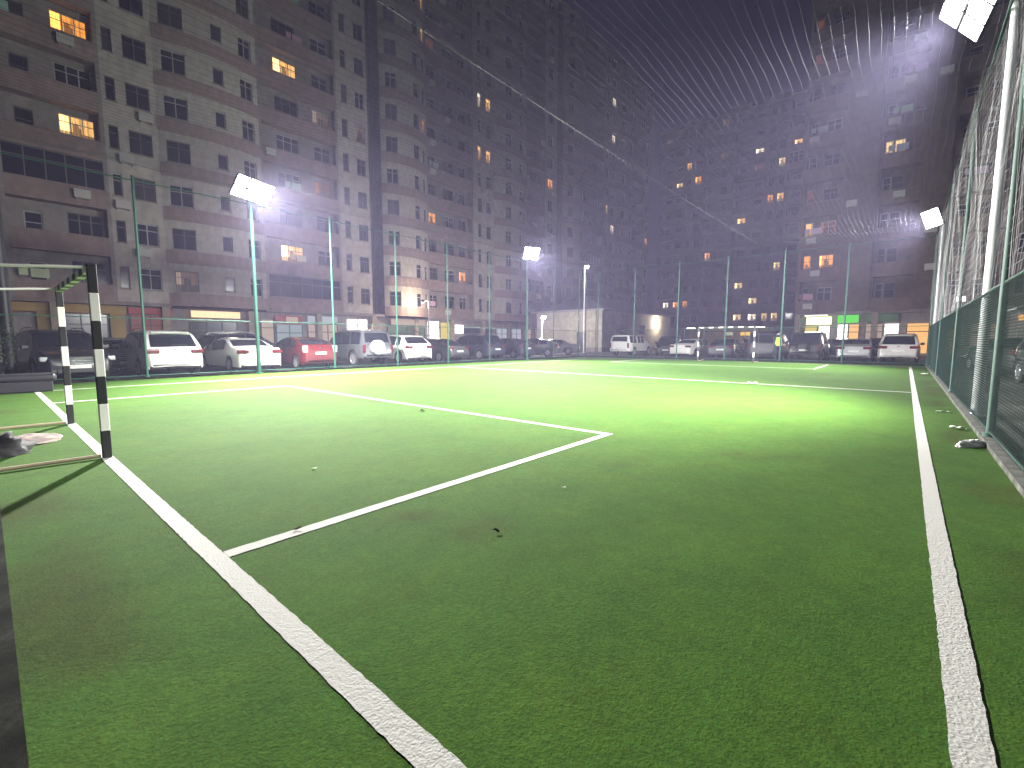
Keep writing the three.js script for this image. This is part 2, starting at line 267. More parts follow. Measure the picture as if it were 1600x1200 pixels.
function putWindow(t, x, y, z, w, h, turn, litKey, plain) {
  const s = windowShapes(w, h), lit = litWindows[litKey], r = rnd();
  if (plain && !lit) { const m = mesh('window', s.pane, r < .8 ? M.pane : M.paneB, t); m.position.set(x, y, z); m.rotation.y = turn; return m; }
  const m = mesh('window', s.frame, r < .35 ? M.frameWhite : M.frame, t); m.position.set(x, y, z); m.rotation.y = turn;
  mesh('pane', s.pane, lit ? LIT[lit] : r < .75 ? M.pane : M.paneB, m);
  if (!plain && h < 1.7) mesh('sill', s.sill, M.greywall, m);
  return m;
}
// a wall strip from x = a to b with a column of window openings for each of wins [centre, width, height, sill above the floor]
function wallStrip(a, b, floors, wins, z0, z1) {
  const out = [], top = BASE + ST * floors, ws = [...wins].sort((p, q) => p[0] - q[0]); let x = a;
  for (const [c, w, h = 1.45, s = 0.88] of ws) {
    if (c - w / 2 > x) out.push(box(x, c - w / 2, BASE, top, z0, z1));
    let y = BASE; for (let k = 0; k < floors; k++) { const b0 = BASE + ST * k + s; out.push(box(c - w / 2, c + w / 2, y, b0, z0, z1 - .002)); y = b0 + h; } out.push(box(c - w / 2, c + w / 2, y, top, z0, z1 - .002)); x = c + w / 2;
  }
  if (x < b) out.push(box(x, b, BASE, top, z0, z1)); return out;
}
const acGeo = join([rbox(0.78, 0.52, 0.28, 0.02, 0, 0, 0, 1), new THREE.TorusGeometry(0.18, 0.015, 5, 16).translate(-.1, 0, .145), box(-.3, -.26, -.34, -.26, -.14, .14), box(.26, .3, -.34, -.26, -.14, .14)]);
const acMat = std(col(0.4, 0.39, 0.37), 0.6);
const dishGeo = new THREE.SphereGeometry(0.42, 14, 6, 0, Math.PI * 2, 0, 0.75).rotateX(Math.PI / 2).translate(0, 0, -.3);
function building(name, label, pos, turn, floors, depth, a, b, sections, tag, opt = {}) {
  const t = thing(name, label, 'apartment building', pos, turn), top = BASE + ST * floors, plain = !!opt.plain;
  mesh('core', box(a, b, 0.0, top - .02, -depth, -1.9), M.greywall, t);
  mesh('roof', join([box(a - .2, b + .2, top + .02, top + .3, -depth - .2, .25), ...[.2, .55, .8].map(f => box(a + (b - a) * f - 1.8, a + (b - a) * f + 1.8, top + .3, top + 3.0, -depth * .6, -depth * .3))]), M.greywall, t);
  let si = 0;
  for (const s of sections) {
    const id = si++, out = s.out ?? 0, wins = s.wins || [], tone = M[s.tone || 'cream'];
    if (s.type === 'flat') {
      mesh('wall', join(wallStrip(s.a, s.b, floors, wins, -1.9, out)), tone, t);
      for (const [c, w, h = 1.45, sl = 0.88] of wins) for (let k = 0; k < floors; k++) { const y = BASE + ST * k + sl; WINDOWS.push([tag, id, wins.findIndex(q => q[0] === c), k, t, c, y + h / 2, out]); putWindow(t, c, y, out - .14, w, h, 0, `${tag}.${id}.${wins.findIndex(q => q[0] === c)}.${k}`, plain); }
      if (s.bands) for (let k = 0; k < floors; k++) mesh('band', box(s.a + .02, s.b - .02, BASE + ST * k - .12, BASE + ST * k + .1, out, out + .07), M.mauve, t);
    } else if (s.type === 'bay') {                             // a bow-fronted bay: facets between the edges of its windows
      const bulge = s.bulge ?? .9, L = s.b - s.a, R = (L * L / 4 + bulge * bulge) / (2 * bulge), cz = out + bulge - R, arc = x => Math.sqrt(Math.max(0, R * R - (x - (s.a + s.b) / 2) ** 2)) + cz;
      let cuts = [s.a, s.b]; for (const [c, w] of wins) cuts.push(c - w / 2, c + w / 2); cuts.sort((p, q) => p - q);
      const fine = []; for (let i = 0; i + 1 < cuts.length; i++) { const isWin = wins.find(q => Math.abs(q[0] - (cuts[i] + cuts[i + 1]) / 2) < .01), n = isWin ? 1 : Math.max(1, Math.round((cuts[i + 1] - cuts[i]) / .7)); for (let k = 0; k < n; k++) fine.push([cuts[i] + (cuts[i + 1] - cuts[i]) * k / n, cuts[i] + (cuts[i + 1] - cuts[i]) * (k + 1) / n, isWin]); }
      const walls = [], bandG = [];
      for (const [x0, x1, win] of fine) {
        const z0 = arc(x0), z1 = arc(x1), len = Math.hypot(x1 - x0, z1 - z0), an = -Math.atan2(z1 - z0, x1 - x0), place = g => g.rotateY(an).translate((x0 + x1) / 2, 0, (z0 + z1) / 2);
        for (const g of wallStrip(-len / 2, len / 2, floors, win ? [[0, len, win[2] ?? 1.45, win[3] ?? .88]] : [], -.35, 0)) walls.push(place(g));
        bandG.push(place(box(-len / 2 - .012, len / 2 + .012, -.14, .78, -.02, .07)));
        if (win) for (let k = 0; k < floors; k++) { const y = BASE + ST * k + (win[3] ?? .88), h = win[2] ?? 1.45, nx = Math.sin(an), nz = Math.cos(an), ix = wins.indexOf(win); WINDOWS.push([tag, id, ix, k, t, (x0 + x1) / 2, y + h / 2, (z0 + z1) / 2]); putWindow(t, (x0 + x1) / 2 - nx * .14, y, (z0 + z1) / 2 - nz * .14, len, h, an, `${tag}.${id}.${ix}.${k}`, plain); }
      }
      const sh = new THREE.Shape(); sh.moveTo(s.a, -1.9); for (let i = 0; i <= 14; i++) { const x = s.a + L * i / 14; sh.lineTo(x, arc(x) - .06); } sh.lineTo(s.b, -1.9);
      for (const y of [BASE - .25, top - .25]) walls.push(new THREE.ExtrudeGeometry(sh, { depth: .25, bevelEnabled: false }).rotateX(-Math.PI / 2).scale(1, 1, -1).translate(0, y, 0));
      mesh('wall', join(walls), tone, t);
      const bg = join(bandG); for (let k = 0; k < floors; k++) mesh('band', bg, M.mauve, t).position.y = BASE + ST * k;
    } else if (s.type === 'loggia') {                          // recessed balconies with solid parapets, some glazed in
      const d = s.depth ?? 1.5, back = out - d;
      mesh('wall', join([...wallStrip(s.a, s.b, floors, wins, -1.9, back), box(s.a, s.a + .2, BASE, top, back, out - .01), box(s.b - .2, s.b, BASE, top, back, out - .01)]), M[s.wall || 'greywall'], t);
      for (const [c, w, h = 1.45, sl = 0.88] of wins) for (let k = 0; k < floors; k++) { const y = BASE + ST * k + sl, ix = wins.findIndex(q => q[0] === c), key = `${tag}.${id}.${ix}.${k}`; WINDOWS.push([tag, id, ix, k, t, c, y + h / 2, back]); putWindow(t, c, y, back - .12, w, h, 0, key, plain); }
      const w = s.b - s.a - .4;
      for (let k = 0; k < floors; k++) {
        const y = BASE + ST * k, bal = mesh('balcony', join([box(s.a + .2, s.b - .2, y - .14, y + .02, back, out + .04), box(s.a + .2, s.b - .2, y + .02, y + 1.0, out - .1, out), box(s.a + .18, s.b - .18, y + 1.0, y + 1.06, out - .14, out + .05)]), s.parapet ? M[s.parapet] : M.mauve, t);
        if (rnd() < .4 * (s.glazed ?? .35) && !wins.some((q, i) => litWindows[`${tag}.${id}.${i}.${k}`])) { // glazed-in loggia
          const n = Math.max(3, Math.round(w / .9)), G = []; for (let i = 0; i <= n; i++) { const x = s.a + .2 + w * i / n; G.push(box(x - .03, x + .03, y + 1.07, y + 2.78, out - .1, out - .03)); } G.push(box(s.a + .2, s.b - .2, y + 2.78, y + 2.85, out - .1, out - .02), box(s.a + .2, s.b - .2, y + 2.2, y + 2.25, out - .095, out - .035));
          const f = mesh('glazing_frame', join(G), rnd() < .85 ? M.frame : M.frameWhite, t); mesh('pane', box(s.a + .2, s.b - .2, y + 1.07, y + 2.8, out - .075, out - .06), M.pane, f);
        } else if (rnd() < .3 && !plain) { const x = rr(s.a + .6, s.b - .6); mesh('washing', join([box(x - .4, x + .4, y + 1.2, y + 1.75, out - .3, out - .285), box(x - .9, x - .5, y + 1.3, y + 1.75, out - .3, out - .285)]), std(col(rr(.3, .6), rr(.3, .55), rr(.3, .6)), .9), bal); }
      }
    } else if (s.type === 'recess') {
      mesh('wall', box(s.a, s.b, BASE, top, -1.9, out - 1.6), M.brown, t);
      mesh('drain_pipe', tube([V(s.b - .25, 0.2, out - 1.5), V(s.b - .25, top, out - 1.5)], .06, 8), M.frame, t);
    }
    if (!plain && s.type === 'flat') for (let k = 0; k < floors; k++) if (rnd() < .3) { const m = mesh('air_conditioner', acGeo, acMat, t); m.position.set(rr(s.a + .5, s.b - .5), BASE + ST * k + .32, out + .16); }
    if (!plain && s.type === 'loggia') for (let k = 0; k < floors; k++) if (rnd() < .28) { const m = mesh('air_conditioner', acGeo, acMat, t); m.position.set(rr(s.a + .7, s.b - .7), BASE + ST * k + .55, out + .15); }
  }
  return t;
}
const litWindows = {};
for (const [tone, keys] of Object.entries({ orange: 'A.2.0.5 B.1.2.6 B.2.0.3 B.2.2.1 B.6.0.6 C.6.0.5 D.1.1.9 D.4.0.7 D.2.0.4 D.0.1.1 D.1.0.1 E.0.0.1 E.0.1.1', amber: 'A.2.0.3 A.5.0.6 A.5.0.1 B.1.2.10 B.1.2.9 B.3.1.8 B.3.0.6 B.3.1.6 D.1.0.10 D.4.1.7 D.3.0.6 D.5.0.10 E.0.0.2', dim: 'A.5.1.5 A.6.1.5 D.0.0.12 D.2.1.12 D.2.1.10 A.4.0.0', ember: 'B.2.0.9 E.0.0.8 E.0.0.7 E.0.0.3 E.0.1.2 A.5.1.3 D.3.1.9', white: 'B.3.0.8 C.3.1.12 C.3.1.10 C.3.1.5 D.3.1.10 D.0.0.1 D.3.1.0', yellow: 'C.3.0.6 D.0.1.9 D.4.1.9 D.3.0.2 D.3.1.1 D.3.0.0 D.4.0.0 D.4.1.0 D.4.1.3 E.2.0.4 E.2.1.4' })) for (const k of keys.split(' ')) litWindows[k] = tone;
// shop fronts on the ground floor: items [kind, x0, x1, y0, y1, material, depth]
function shopfronts(t, a, b, items) {
  const base = mesh('ground_floor', join([box(a, b, 0, BASE - .25, -1.9, -.7), box(a, b, BASE - .25, BASE - .002, -1.9, -.02)]), M.greywall, t);
  for (let x = a; x < b - .3; x += (b - a) / Math.round((b - a) / 5.6)) mesh('pillar', box(x, x + .45, 0, BASE - .25, -.7, -.06), M.sand, base);
  for (const [kind, x0, x1, y0, y1, m, z = -.6] of items) {
    const p = mesh(kind, rbox(x1 - x0, y1 - y0, .1, .02, (x0 + x1) / 2, (y0 + y1) / 2, z, 1), m, t);
    if (kind === 'shop_window') { const n = Math.max(1, Math.round((x1 - x0) / 1.1)), G = [box(x0, x1, y1 - .7, y1 - .64, z + .05, z + .1)]; for (let i = 0; i <= n; i++) { const x = x0 + (x1 - x0) * i / n; G.push(box(x - .03, x + .03, y0, y1, z + .05, z + .105)); } mesh('window_bar', join(G), M.darkMetal, p); }
  }
}
function shopLight(t, x, y, z, w, h, color, k) { // shines out of the shop front and a little down
  t.updateMatrixWorld(true); const l = new THREE.RectAreaLight(color, k, w, h), p = t.localToWorld(V(x, y, z)), q = t.localToWorld(V(x, y - .3, z + 1));
  l.name = 'shop_light'; l.position.copy(p); l.quaternion.setFromUnitVectors(V(0, 0, -1), q.sub(p).normalize()); scene.add(l);
}
const S = { white: glow(col(1, .96, .86), 2.6), warm: glow(col(1, .72, .38), 1.2), orange: glow(col(1, .5, .14), 1.1), green: glow(col(.12, .95, .03), .75), greenDim: glow(col(.3, .6, .25), .18), lime: glow(col(.8, 1, .4), 2.8), dimWarm: glow(col(1, .72, .5), .4), dimWhite: glow(col(.9, .95, 1), .4), yellow: glow(col(1, .75, .1), .7), red: std(col(.32, .05, .05), .6), redLit: glow(col(1, .2, .14), .14), cyan: glow(col(.75, .95, .95), .28), dark: std(col(.02, .02, .025), .2), ochre: M.ochre, greenSign: std(col(.06, .16, .06), .6) };

{ // left side: three staircases of one long block, seen at a slant
  const F = 15;
  const A = building('apartment_block', 'tall cream and mauve block nearest at the left behind the first floodlight', [-40, 0, 0], Math.PI / 2, F, 14, -14, 25.4, [
    { type: 'flat', a: -14, b: -4.2, wins: [[-11.5, 1.3], [-8, 1.3], [-5.4, .6]] },
    { type: 'loggia', a: -4.2, b: 1.3, wins: [[-2.8, 1.4], [-.2, 1.8]], parapet: 'brown', glazed: .3 },
    { type: 'loggia', a: 1.3, b: 6.15, wins: [[4.95, 1.7, 1.5, 1.0], [2.6, .8, 2.1, .1]], depth: .75, parapet: 'mauve', glazed: .25 },
    { type: 'flat', a: 6.15, b: 9.0, wins: [[6.6, .5], [8.0, 1.25]] },
    { type: 'bay', a: 9.0, b: 15.6, bulge: .55, wins: [[10.05, 1.35], [12.75, .68, 1.1, 1.1], [14.75, .95]] },
    { type: 'loggia', a: 15.6, b: 22.3, wins: [[18.1, 1.9, 1.5, 1.0], [21.1, 1.5, 1.5, 1.0]], depth: .6, glazed: .4 },
    { type: 'flat', a: 22.3, b: 25.4, wins: [[23.05, .55, 1.6], [24.65, .95, 1.5]] },
  ], 'A');
  shopfronts(A, -14, 25.4, [
    ['lintel', 1.2, 6.6, 3.05, 3.6, S.ochre, -.4], ['pilaster', 2.3, 2.95, .05, 3.05, S.ochre, -.4], ['pilaster', 5.7, 6.5, .05, 3.05, S.ochre, -.4], ['shop_window', 3.0, 5.6, .1, 3.0, S.dark],
    ['sign_board', 6.7, 9.2, 3.1, 3.55, S.red, -.5], ['shop_window', 6.8, 9.0, .3, 3.0, S.redLit], ['shop_sign', 10.3, 13.6, 3.0, 3.5, S.warm, -.35], ['shop_window', 10.3, 13.4, .3, 2.7, S.dark],
    ['shop_window', 15.2, 16.2, .4, 3.0, S.dimWarm], ['sign_board', 16.3, 18.6, 2.7, 3.4, S.red, -.5], ['shop_sign', 17.2, 18.2, 2.8, 3.3, S.dimWarm, -.43], ['shop_window', 16.4, 18.6, .3, 2.6, S.cyan], ['shop_window', 19.1, 21.9, .3, 2.7, S.dimWarm], ['shop_sign', 19.1, 21.9, 2.9, 3.45, S.dimWhite, -.5], ['shop_window', 22.9, 25.1, .3, 3.3, S.white],
  ]);
  const B = building('apartment_block', 'tall block with bowed bays behind the silver off-roader and second floodlight', [-40, 0, 0], Math.PI / 2, F, 14, 25.4, 56.4, [
    { type: 'recess', a: 25.4, b: 26.8 },
    { type: 'bay', a: 26.8, b: 32.4, bulge: .9, tone: 'cream', wins: [[27.75, 1.05], [30.55, .75], [31.85, .55]] },
    { type: 'loggia', a: 32.4, b: 39.4, wins: [[33.6, 1.3, 1.5, 1.0], [36.1, 1.5, 1.5, 1.0], [38.2, 1.1, 1.5, 1.0]], depth: .7, glazed: .3 },
    { type: 'flat', a: 39.4, b: 43.0, wins: [[40.5, .6, 1.6], [42.05, .85, 1.5]] },
    { type: 'bay', a: 43.0, b: 49.4, bulge: .6, wins: [[45.2, 1.0], [47.7, .8]] },
    { type: 'loggia', a: 49.4, b: 53.6, wins: [[51.4, 1.7]], glazed: .4 },
    { type: 'flat', a: 53.6, b: 56.4, wins: [[54.9, 1.2]] },
  ], 'B');
  shopfronts(B, 25.4, 56.4, [
    ['shop_sign', 27.6, 32.0, 2.9, 3.5, S.dimWarm, -.2], ['shop_window', 27.4, 32.2, .3, 2.7, S.greenDim], ['shop_window', 32.7, 34.3, .2, 3.4, S.white], ['pilaster', 34.5, 36.2, .1, 3.3, S.yellow, -.5], ['shop_sign', 36.6, 37.9, 2.1, 3.1, S.white, -.4], ['shop_window', 38.3, 43, .3, 2.8, S.dark], ['shop_window', 44, 49, .3, 2.8, S.dimWhite], ['shop_window', 50, 56, .3, 2.8, S.dimWarm]]);
  const C = building('apartment_block', 'dark far end of the long left block reaching the back of the court', [-40, 0, 0], Math.PI / 2, F, 14, 56.4, 88, [
    { type: 'recess', a: 56.4, b: 58 },
    { type: 'bay', tone: 'sand', a: 58, b: 63.6, bulge: .9, wins: [[59.2, 1.0], [62.3, .8]] },
    { type: 'loggia', a: 63.6, b: 70, wins: [[65.4, 1.4], [68.2, 1.4]] },
    { type: 'flat', tone: 'sand', a: 70, b: 74.5, wins: [[71.2, .7], [73.2, 1.2]] },
    { type: 'bay', tone: 'sand', a: 74.5, b: 80.5, bulge: .6, wins: [[76, 1], [79, 1]] },
    { type: 'loggia', a: 80.5, b: 85.5, wins: [[82, 1.3], [84.2, 1.2]] },
    { type: 'flat', tone: 'sand', a: 85.5, b: 88, wins: [[86.8, 1.1]] },
  ], 'C', { plain: true });
  shopfronts(C, 56.4, 88, [['shop_window', 60, 66, .3, 2.8, S.dimWhite], ['shop_window', 68, 74, .3, 2.8, S.dark], ['shop_window', 76, 84, .3, 2.8, S.dimWarm]]);
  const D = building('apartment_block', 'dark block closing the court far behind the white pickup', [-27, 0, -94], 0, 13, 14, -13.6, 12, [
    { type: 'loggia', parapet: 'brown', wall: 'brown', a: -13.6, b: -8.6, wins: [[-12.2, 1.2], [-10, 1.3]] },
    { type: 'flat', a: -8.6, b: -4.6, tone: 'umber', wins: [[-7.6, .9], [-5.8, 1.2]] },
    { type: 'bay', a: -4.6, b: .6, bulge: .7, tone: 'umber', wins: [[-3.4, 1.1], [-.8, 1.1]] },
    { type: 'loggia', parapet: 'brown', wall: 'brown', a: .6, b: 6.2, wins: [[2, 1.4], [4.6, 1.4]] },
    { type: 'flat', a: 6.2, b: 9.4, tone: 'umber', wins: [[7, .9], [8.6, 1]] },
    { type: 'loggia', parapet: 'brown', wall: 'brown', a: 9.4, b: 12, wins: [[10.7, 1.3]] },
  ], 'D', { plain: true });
  shopfronts(D, -13.6, 12, [['shop_window', -3, 0, .3, 2.8, S.dimWarm], ['shop_window', 1, 5, .3, 2.8, S.warm], ['shop_window', 6, 9, .3, 2.8, S.dimWarm]]);
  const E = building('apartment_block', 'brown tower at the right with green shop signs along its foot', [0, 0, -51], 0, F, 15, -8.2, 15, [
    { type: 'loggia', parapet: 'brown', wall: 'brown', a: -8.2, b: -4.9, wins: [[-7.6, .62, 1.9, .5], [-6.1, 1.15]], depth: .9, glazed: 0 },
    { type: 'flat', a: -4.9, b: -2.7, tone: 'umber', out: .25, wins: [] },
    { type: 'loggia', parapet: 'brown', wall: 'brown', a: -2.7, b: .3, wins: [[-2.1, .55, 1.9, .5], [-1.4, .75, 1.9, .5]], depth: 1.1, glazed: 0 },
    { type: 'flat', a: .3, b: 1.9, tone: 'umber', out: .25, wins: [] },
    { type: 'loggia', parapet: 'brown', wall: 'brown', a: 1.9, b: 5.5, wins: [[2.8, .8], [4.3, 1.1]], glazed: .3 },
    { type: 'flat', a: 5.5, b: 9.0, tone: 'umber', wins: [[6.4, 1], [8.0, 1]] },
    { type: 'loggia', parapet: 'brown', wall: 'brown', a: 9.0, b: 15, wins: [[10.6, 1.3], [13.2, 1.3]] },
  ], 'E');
  shopfronts(E, -8.2, 15, [
    ['shop_sign', -8.1, -7.3, 2.85, 3.4, S.greenDim, -.2], ['shop_sign', -7.25, -5.3, 2.75, 3.45, S.lime, -.2], ['lamp_strip', -7.4, -5.6, 3.55, 3.63, S.white, -.1], ['shop_window', -7.4, -6.4, .2, 2.6, S.yellow], ['shop_window', -6.3, -5.4, .2, 2.6, S.white],
    ['shop_sign', -4.85, -3.3, 2.85, 3.55, S.green, -.2], ['shop_window', -4.85, -4.05, .2, 2.7, S.white], ['shop_window', -4.0, -3.25, .2, 2.7, S.orange], ['sign_board', -2.8, -.6, 2.9, 3.6, S.greenSign, -.2], ['shop_window', -2.8, -1.6, .2, 2.7, S.dimWarm], ['shop_window', -1.5, -.5, .2, 2.7, S.white], ['shop_window', 0, 1.4, .2, 2.7, S.orange], ['shop_window', 2.4, 3.2, .2, 2.2, S.orange], ['shop_window', 3.6, 5.8, .2, 2.6, S.dimWarm], ['shop_window', 6.9, 10, .2, 2.6, S.dark]]);
  const warm = col(1, .85, .62), white = col(1, .95, .85);
  shopLight(A, 24, 2.2, -.45, 2.2, 2.2, white, 9); shopLight(A, 12, 3.2, -.2, 3, .5, warm, 12); shopLight(B, 33.5, 2.2, -.45, 1.6, 2.6, white, 12); shopLight(B, 37.2, 2.6, -.3, 1.3, 1, white, 10);
  shopLight(E, -6.3, 3.1, -.08, 2, .7, col(.9, 1, .6), 14); shopLight(E, -4.45, 1.5, -.45, .8, 2, white, 8); shopLight(E, -1.0, 1.5, -.45, .9, 2, white, 8);
}

// ---------------------------------------------------------------- parked cars
// a car stands with its tail at x = 0 and its nose at x = L; top: side outline, belt: height of the window sill
const lerpT = (tab, x) => { if (x <= tab[0][0]) return tab[0][1]; for (let i = 1; i < tab.length; i++) if (x <= tab[i][0]) { const [a, p] = tab[i - 1], [b, q] = tab[i]; return p + (q - p) * (x - a) / (b - a); } return tab[tab.length - 1][1]; };
const CAR = {
  suv: { L: 4.66, W: 1.88, R: .365, axles: [.93, 3.66], sill: .3, belt: [[0, 1.05], [2, 1.03], [4.66, .98]], top: [[0, .6], [.02, .72], [.08, .98], [.13, 1.07], [.62, 1.6], [.8, 1.67], [1.7, 1.72], [2.5, 1.69], [2.9, 1.62], [3.62, 1.1], [4.2, 1.0], [4.5, .88], [4.62, .72], [4.66, .55]], rear: [.15, .58], front: [2.98, 3.56], side: [[.52, 1.05], [1.13, 1.98], [2.06, 3.0]], wr: .17 },
  sedan: { L: 4.65, W: 1.82, R: .33, axles: [.98, 3.8], sill: .24, belt: [[0, .98], [2, .93], [4.65, .84]], top: [[0, .55], [.03, .7], [.07, .93], [.14, 1.0], [.72, 1.04], [.85, 1.07], [1.5, 1.36], [1.75, 1.42], [2.4, 1.44], [2.75, 1.39], [3.5, .97], [4.2, .86], [4.5, .76], [4.62, .62], [4.65, .48]], rear: [.92, 1.48], front: [2.84, 3.44], side: [[1.5, 2.02], [2.1, 2.95]], wr: .2 },
  hatch: { L: 4.45, W: 1.75, R: .32, axles: [.78, 3.5], sill: .24, belt: [[0, 1.04], [2, .97], [4.45, .84]], top: [[0, .55], [.02, .75], [.06, .95], [.12, 1.06], [.3, 1.13], [1.1, 1.39], [1.7, 1.48], [2.1, 1.49], [2.5, 1.43], [3.55, .97], [4.1, .86], [4.35, .74], [4.45, .5]], rear: [.36, 1.05], front: [2.6, 3.46], side: [[.85, 1.45], [1.55, 2.2], [2.28, 3.0]], wr: .2 },
  offroad: { L: 4.8, W: 1.88, R: .4, axles: [.95, 3.72], sill: .42, belt: [[0, 1.14], [4.8, 1.1]], top: [[0, .66], [.03, .8], [.07, 1.12], [.12, 1.2], [.28, 1.74], [.38, 1.82], [1.5, 1.87], [2.7, 1.83], [2.9, 1.78], [3.45, 1.2], [4.3, 1.12], [4.6, 1.02], [4.74, .85], [4.8, .6]], rear: [.13, .27], front: [2.95, 3.4], side: [[.35, 1.2], [1.3, 2.05], [2.13, 2.95]], wr: .12 },
  crossover: { L: 4.48, W: 1.85, R: .36, axles: [.87, 3.54], sill: .28, belt: [[0, 1.08], [2, 1.02], [4.48, .93]], top: [[0, .58], [.02, .75], [.08, 1.02], [.16, 1.12], [.7, 1.53], [.95, 1.6], [1.8, 1.65], [2.4, 1.62], [2.8, 1.53], [3.5, 1.05], [4.1, .95], [4.36, .82], [4.48, .55]], rear: [.2, .66], front: [2.88, 3.44], side: [[.72, 1.12], [1.22, 2.0], [2.08, 2.9]], wr: .19 },
  pickup: { L: 5.15, W: 1.8, R: .39, axles: [1.15, 4.2], sill: .42, belt: [[0, 1.12], [5.15, 1.06]], top: [[0, .62], [.03, .8], [.06, 1.13], [.1, 1.2], [.22, 1.66], [.32, 1.74], [1.6, 1.76], [1.75, 1.74], [2.9, 1.78], [3.2, 1.73], [3.8, 1.14], [4.6, 1.04], [4.95, .95], [5.1, .8], [5.15, .6]], rear: [.11, .21], front: [3.27, 3.74], side: [[.35, 1.55], [1.85, 2.45], [2.53, 3.2]], wr: .13 },
  van: { L: 4.9, W: 1.92, R: .34, axles: [.9, 3.8], sill: .26, belt: [[0, 1.12], [4.9, 1.05]], top: [[0, .6], [.03, .8], [.08, 1.14], [.2, 1.75], [.35, 1.87], [1.5, 1.93], [3.0, 1.88], [3.35, 1.78], [4.15, 1.16], [4.6, 1.0], [4.82, .8], [4.9, .55]], rear: [.09, .19], front: [3.42, 4.1], side: [[.4, 1.3], [1.4, 2.4], [2.5, 3.4]], wr: .14 },
};
const carShapes = new Map();
function carShape(kind) {
  if (carShapes.has(kind)) return carShapes.get(kind);
  const c = CAR[kind], xs = new Set([0, c.L]);
  for (const [x] of c.top) xs.add(x); for (const r of [c.rear, c.front, ...c.side]) { xs.add(r[0]); xs.add(r[1]); }
  for (let x = .1; x < c.L; x += .1) xs.add(+x.toFixed(2));
  for (const a of c.axles) for (let k = -8; k <= 8; k++) xs.add(+(a + Math.sin(k / 8 * Math.PI / 2) * (c.R + .085)).toFixed(3));
  let X = [...xs].sort((p, q) => p - q); X = X.filter((x, i) => i === 0 || i === X.length - 1 || x - X[i - 1] > .008); X[X.length - 1] = c.L;
  const plan = x => { const a = Math.min(x, c.L - x), f = x < c.L / 2 ? [[0, .80], [.04, .86], [.1, .91], [.22, .955], [.5, .985], [.9, 1]] : [[0, .74], [.08, .83], [.25, .91], [.6, .97], [1.1, 1]]; return c.W / 2 * lerpT(f, a); };
  const sect = X.map(x => {
    const w = plan(x), top = lerpT(c.top, x), belt = Math.min(lerpT(c.belt, x), top - .025), g = THREE.MathUtils.clamp((top - belt) / .55, 0, 1), wr = .95 - c.wr * g;
    let yb = c.sill + (x < .1 ? .08 : 0) + (x > c.L - .2 ? .02 : 0); for (const a of c.axles) { const r = c.R + .075, d = x - a; if (Math.abs(d) < r) yb = Math.max(yb, c.R * .9 + Math.sqrt(r * r - d * d)); }
    yb = Math.min(yb, belt - .16); const ym = Math.max(yb + .05, Math.min(.64, belt - .1));
    return [[0, yb + .02], [w * .93, yb], [w * .985, yb + .03], [w, ym], [w * .985, (ym + belt) / 2 + .02], [w * .955, belt], [w * (.955 + (wr - .955) * .9), belt + (top - belt) * .86], [w * wr * .86, top - .018 * Math.min(1, (top - belt) * 8)], [w * wr * .45, top - .004], [0, top]];
  });
  const P = { body: [], underbody: [], windscreen: [], rear_window: [] }; c.side.forEach((_, i) => { for (const d of 'ab') P['side_window' + i + d] = []; });
  const inR = (x, r) => x > r[0] && x < r[1];
  for (let i = 0; i + 1 < X.length; i++) for (let k = 0; k < 9; k++) for (const s of [1, -1]) {
    const xm = (X[i] + X[i + 1]) / 2; let part = k === 0 ? 'underbody' : 'body';
    if (k === 5) c.side.forEach((r, n) => { if (inR(xm, r)) part = 'side_window' + n + (s > 0 ? 'a' : 'b'); });
    if (k >= 7) { if (inR(xm, c.rear)) part = 'rear_window'; if (inR(xm, c.front)) part = 'windscreen'; }
    if (k === 6 && inR(xm, c.rear)) part = 'body';
    const q = (a, b) => [X[a], sect[a][b][1], s * sect[a][b][0]], A = q(i, k), B = q(i + 1, k), C = q(i + 1, k + 1), D = q(i, k + 1);
    P[part].push(...(s > 0 ? [A, B, C, A, C, D] : [A, C, B, A, D, C]).flat());
  }
  for (const [i, f] of [[0, 1], [X.length - 1, -1]]) { const ring = [...sect[i].map(p => [X[i], p[1], p[0]]), ...sect[i].slice(1, -1).reverse().map(p => [X[i], p[1], -p[0]])], m = [X[i], (sect[i][0][1] + sect[i][9][1]) / 2, 0]; for (let k = 0; k < ring.length; k++) { const a = ring[k], b = ring[(k + 1) % ring.length]; P.body.push(...(f > 0 ? [m, a, b] : [m, b, a]).flat()); } }
  const geo = a => { let g = new THREE.BufferGeometry(); g.setAttribute('position', new THREE.Float32BufferAttribute(a, 3)); g = mergeVertices(g, 1e-4); return toCreasedNormals(g, .55); };
  const out = { c, parts: Object.fromEntries(Object.entries(P).filter(([, a]) => a.length).map(([n, a]) => [n, geo(a)])) };
  const yAt = x => lerpT(c.top, x), w = plan(.1);
  out.tailY = Math.min(lerpT(c.top, .12) - .1, 1.0); out.w = w; carShapes.set(kind, out); return out;
}
const tyreGeo = r => new THREE.LatheGeometry([[.62, -.1], [.9, -.11], [.98, -.09], [1, -.05], [1, .05], [.98, .09], [.9, .11], [.62, .1]].map(([a, b]) => new THREE.Vector2(a * r, b * 1.0)), 24).rotateX(Math.PI / 2);
function rimGeo(r) { const L = [new THREE.TorusGeometry(r * .6, r * .06, 6, 24).translate(0, 0, .085), new THREE.CylinderGeometry(r * .6, r * .6, .05, 20).rotateX(Math.PI / 2).translate(0, 0, .02), new THREE.CylinderGeometry(r * .15, r * .17, .05, 12).rotateX(Math.PI / 2).translate(0, 0, .08)]; for (let k = 0; k < 7; k++) L.push(new THREE.BoxGeometry(r * .46, r * .12, .03).translate(r * .35, 0, .075).rotateZ(k * Math.PI * 2 / 7)); return join(L); }
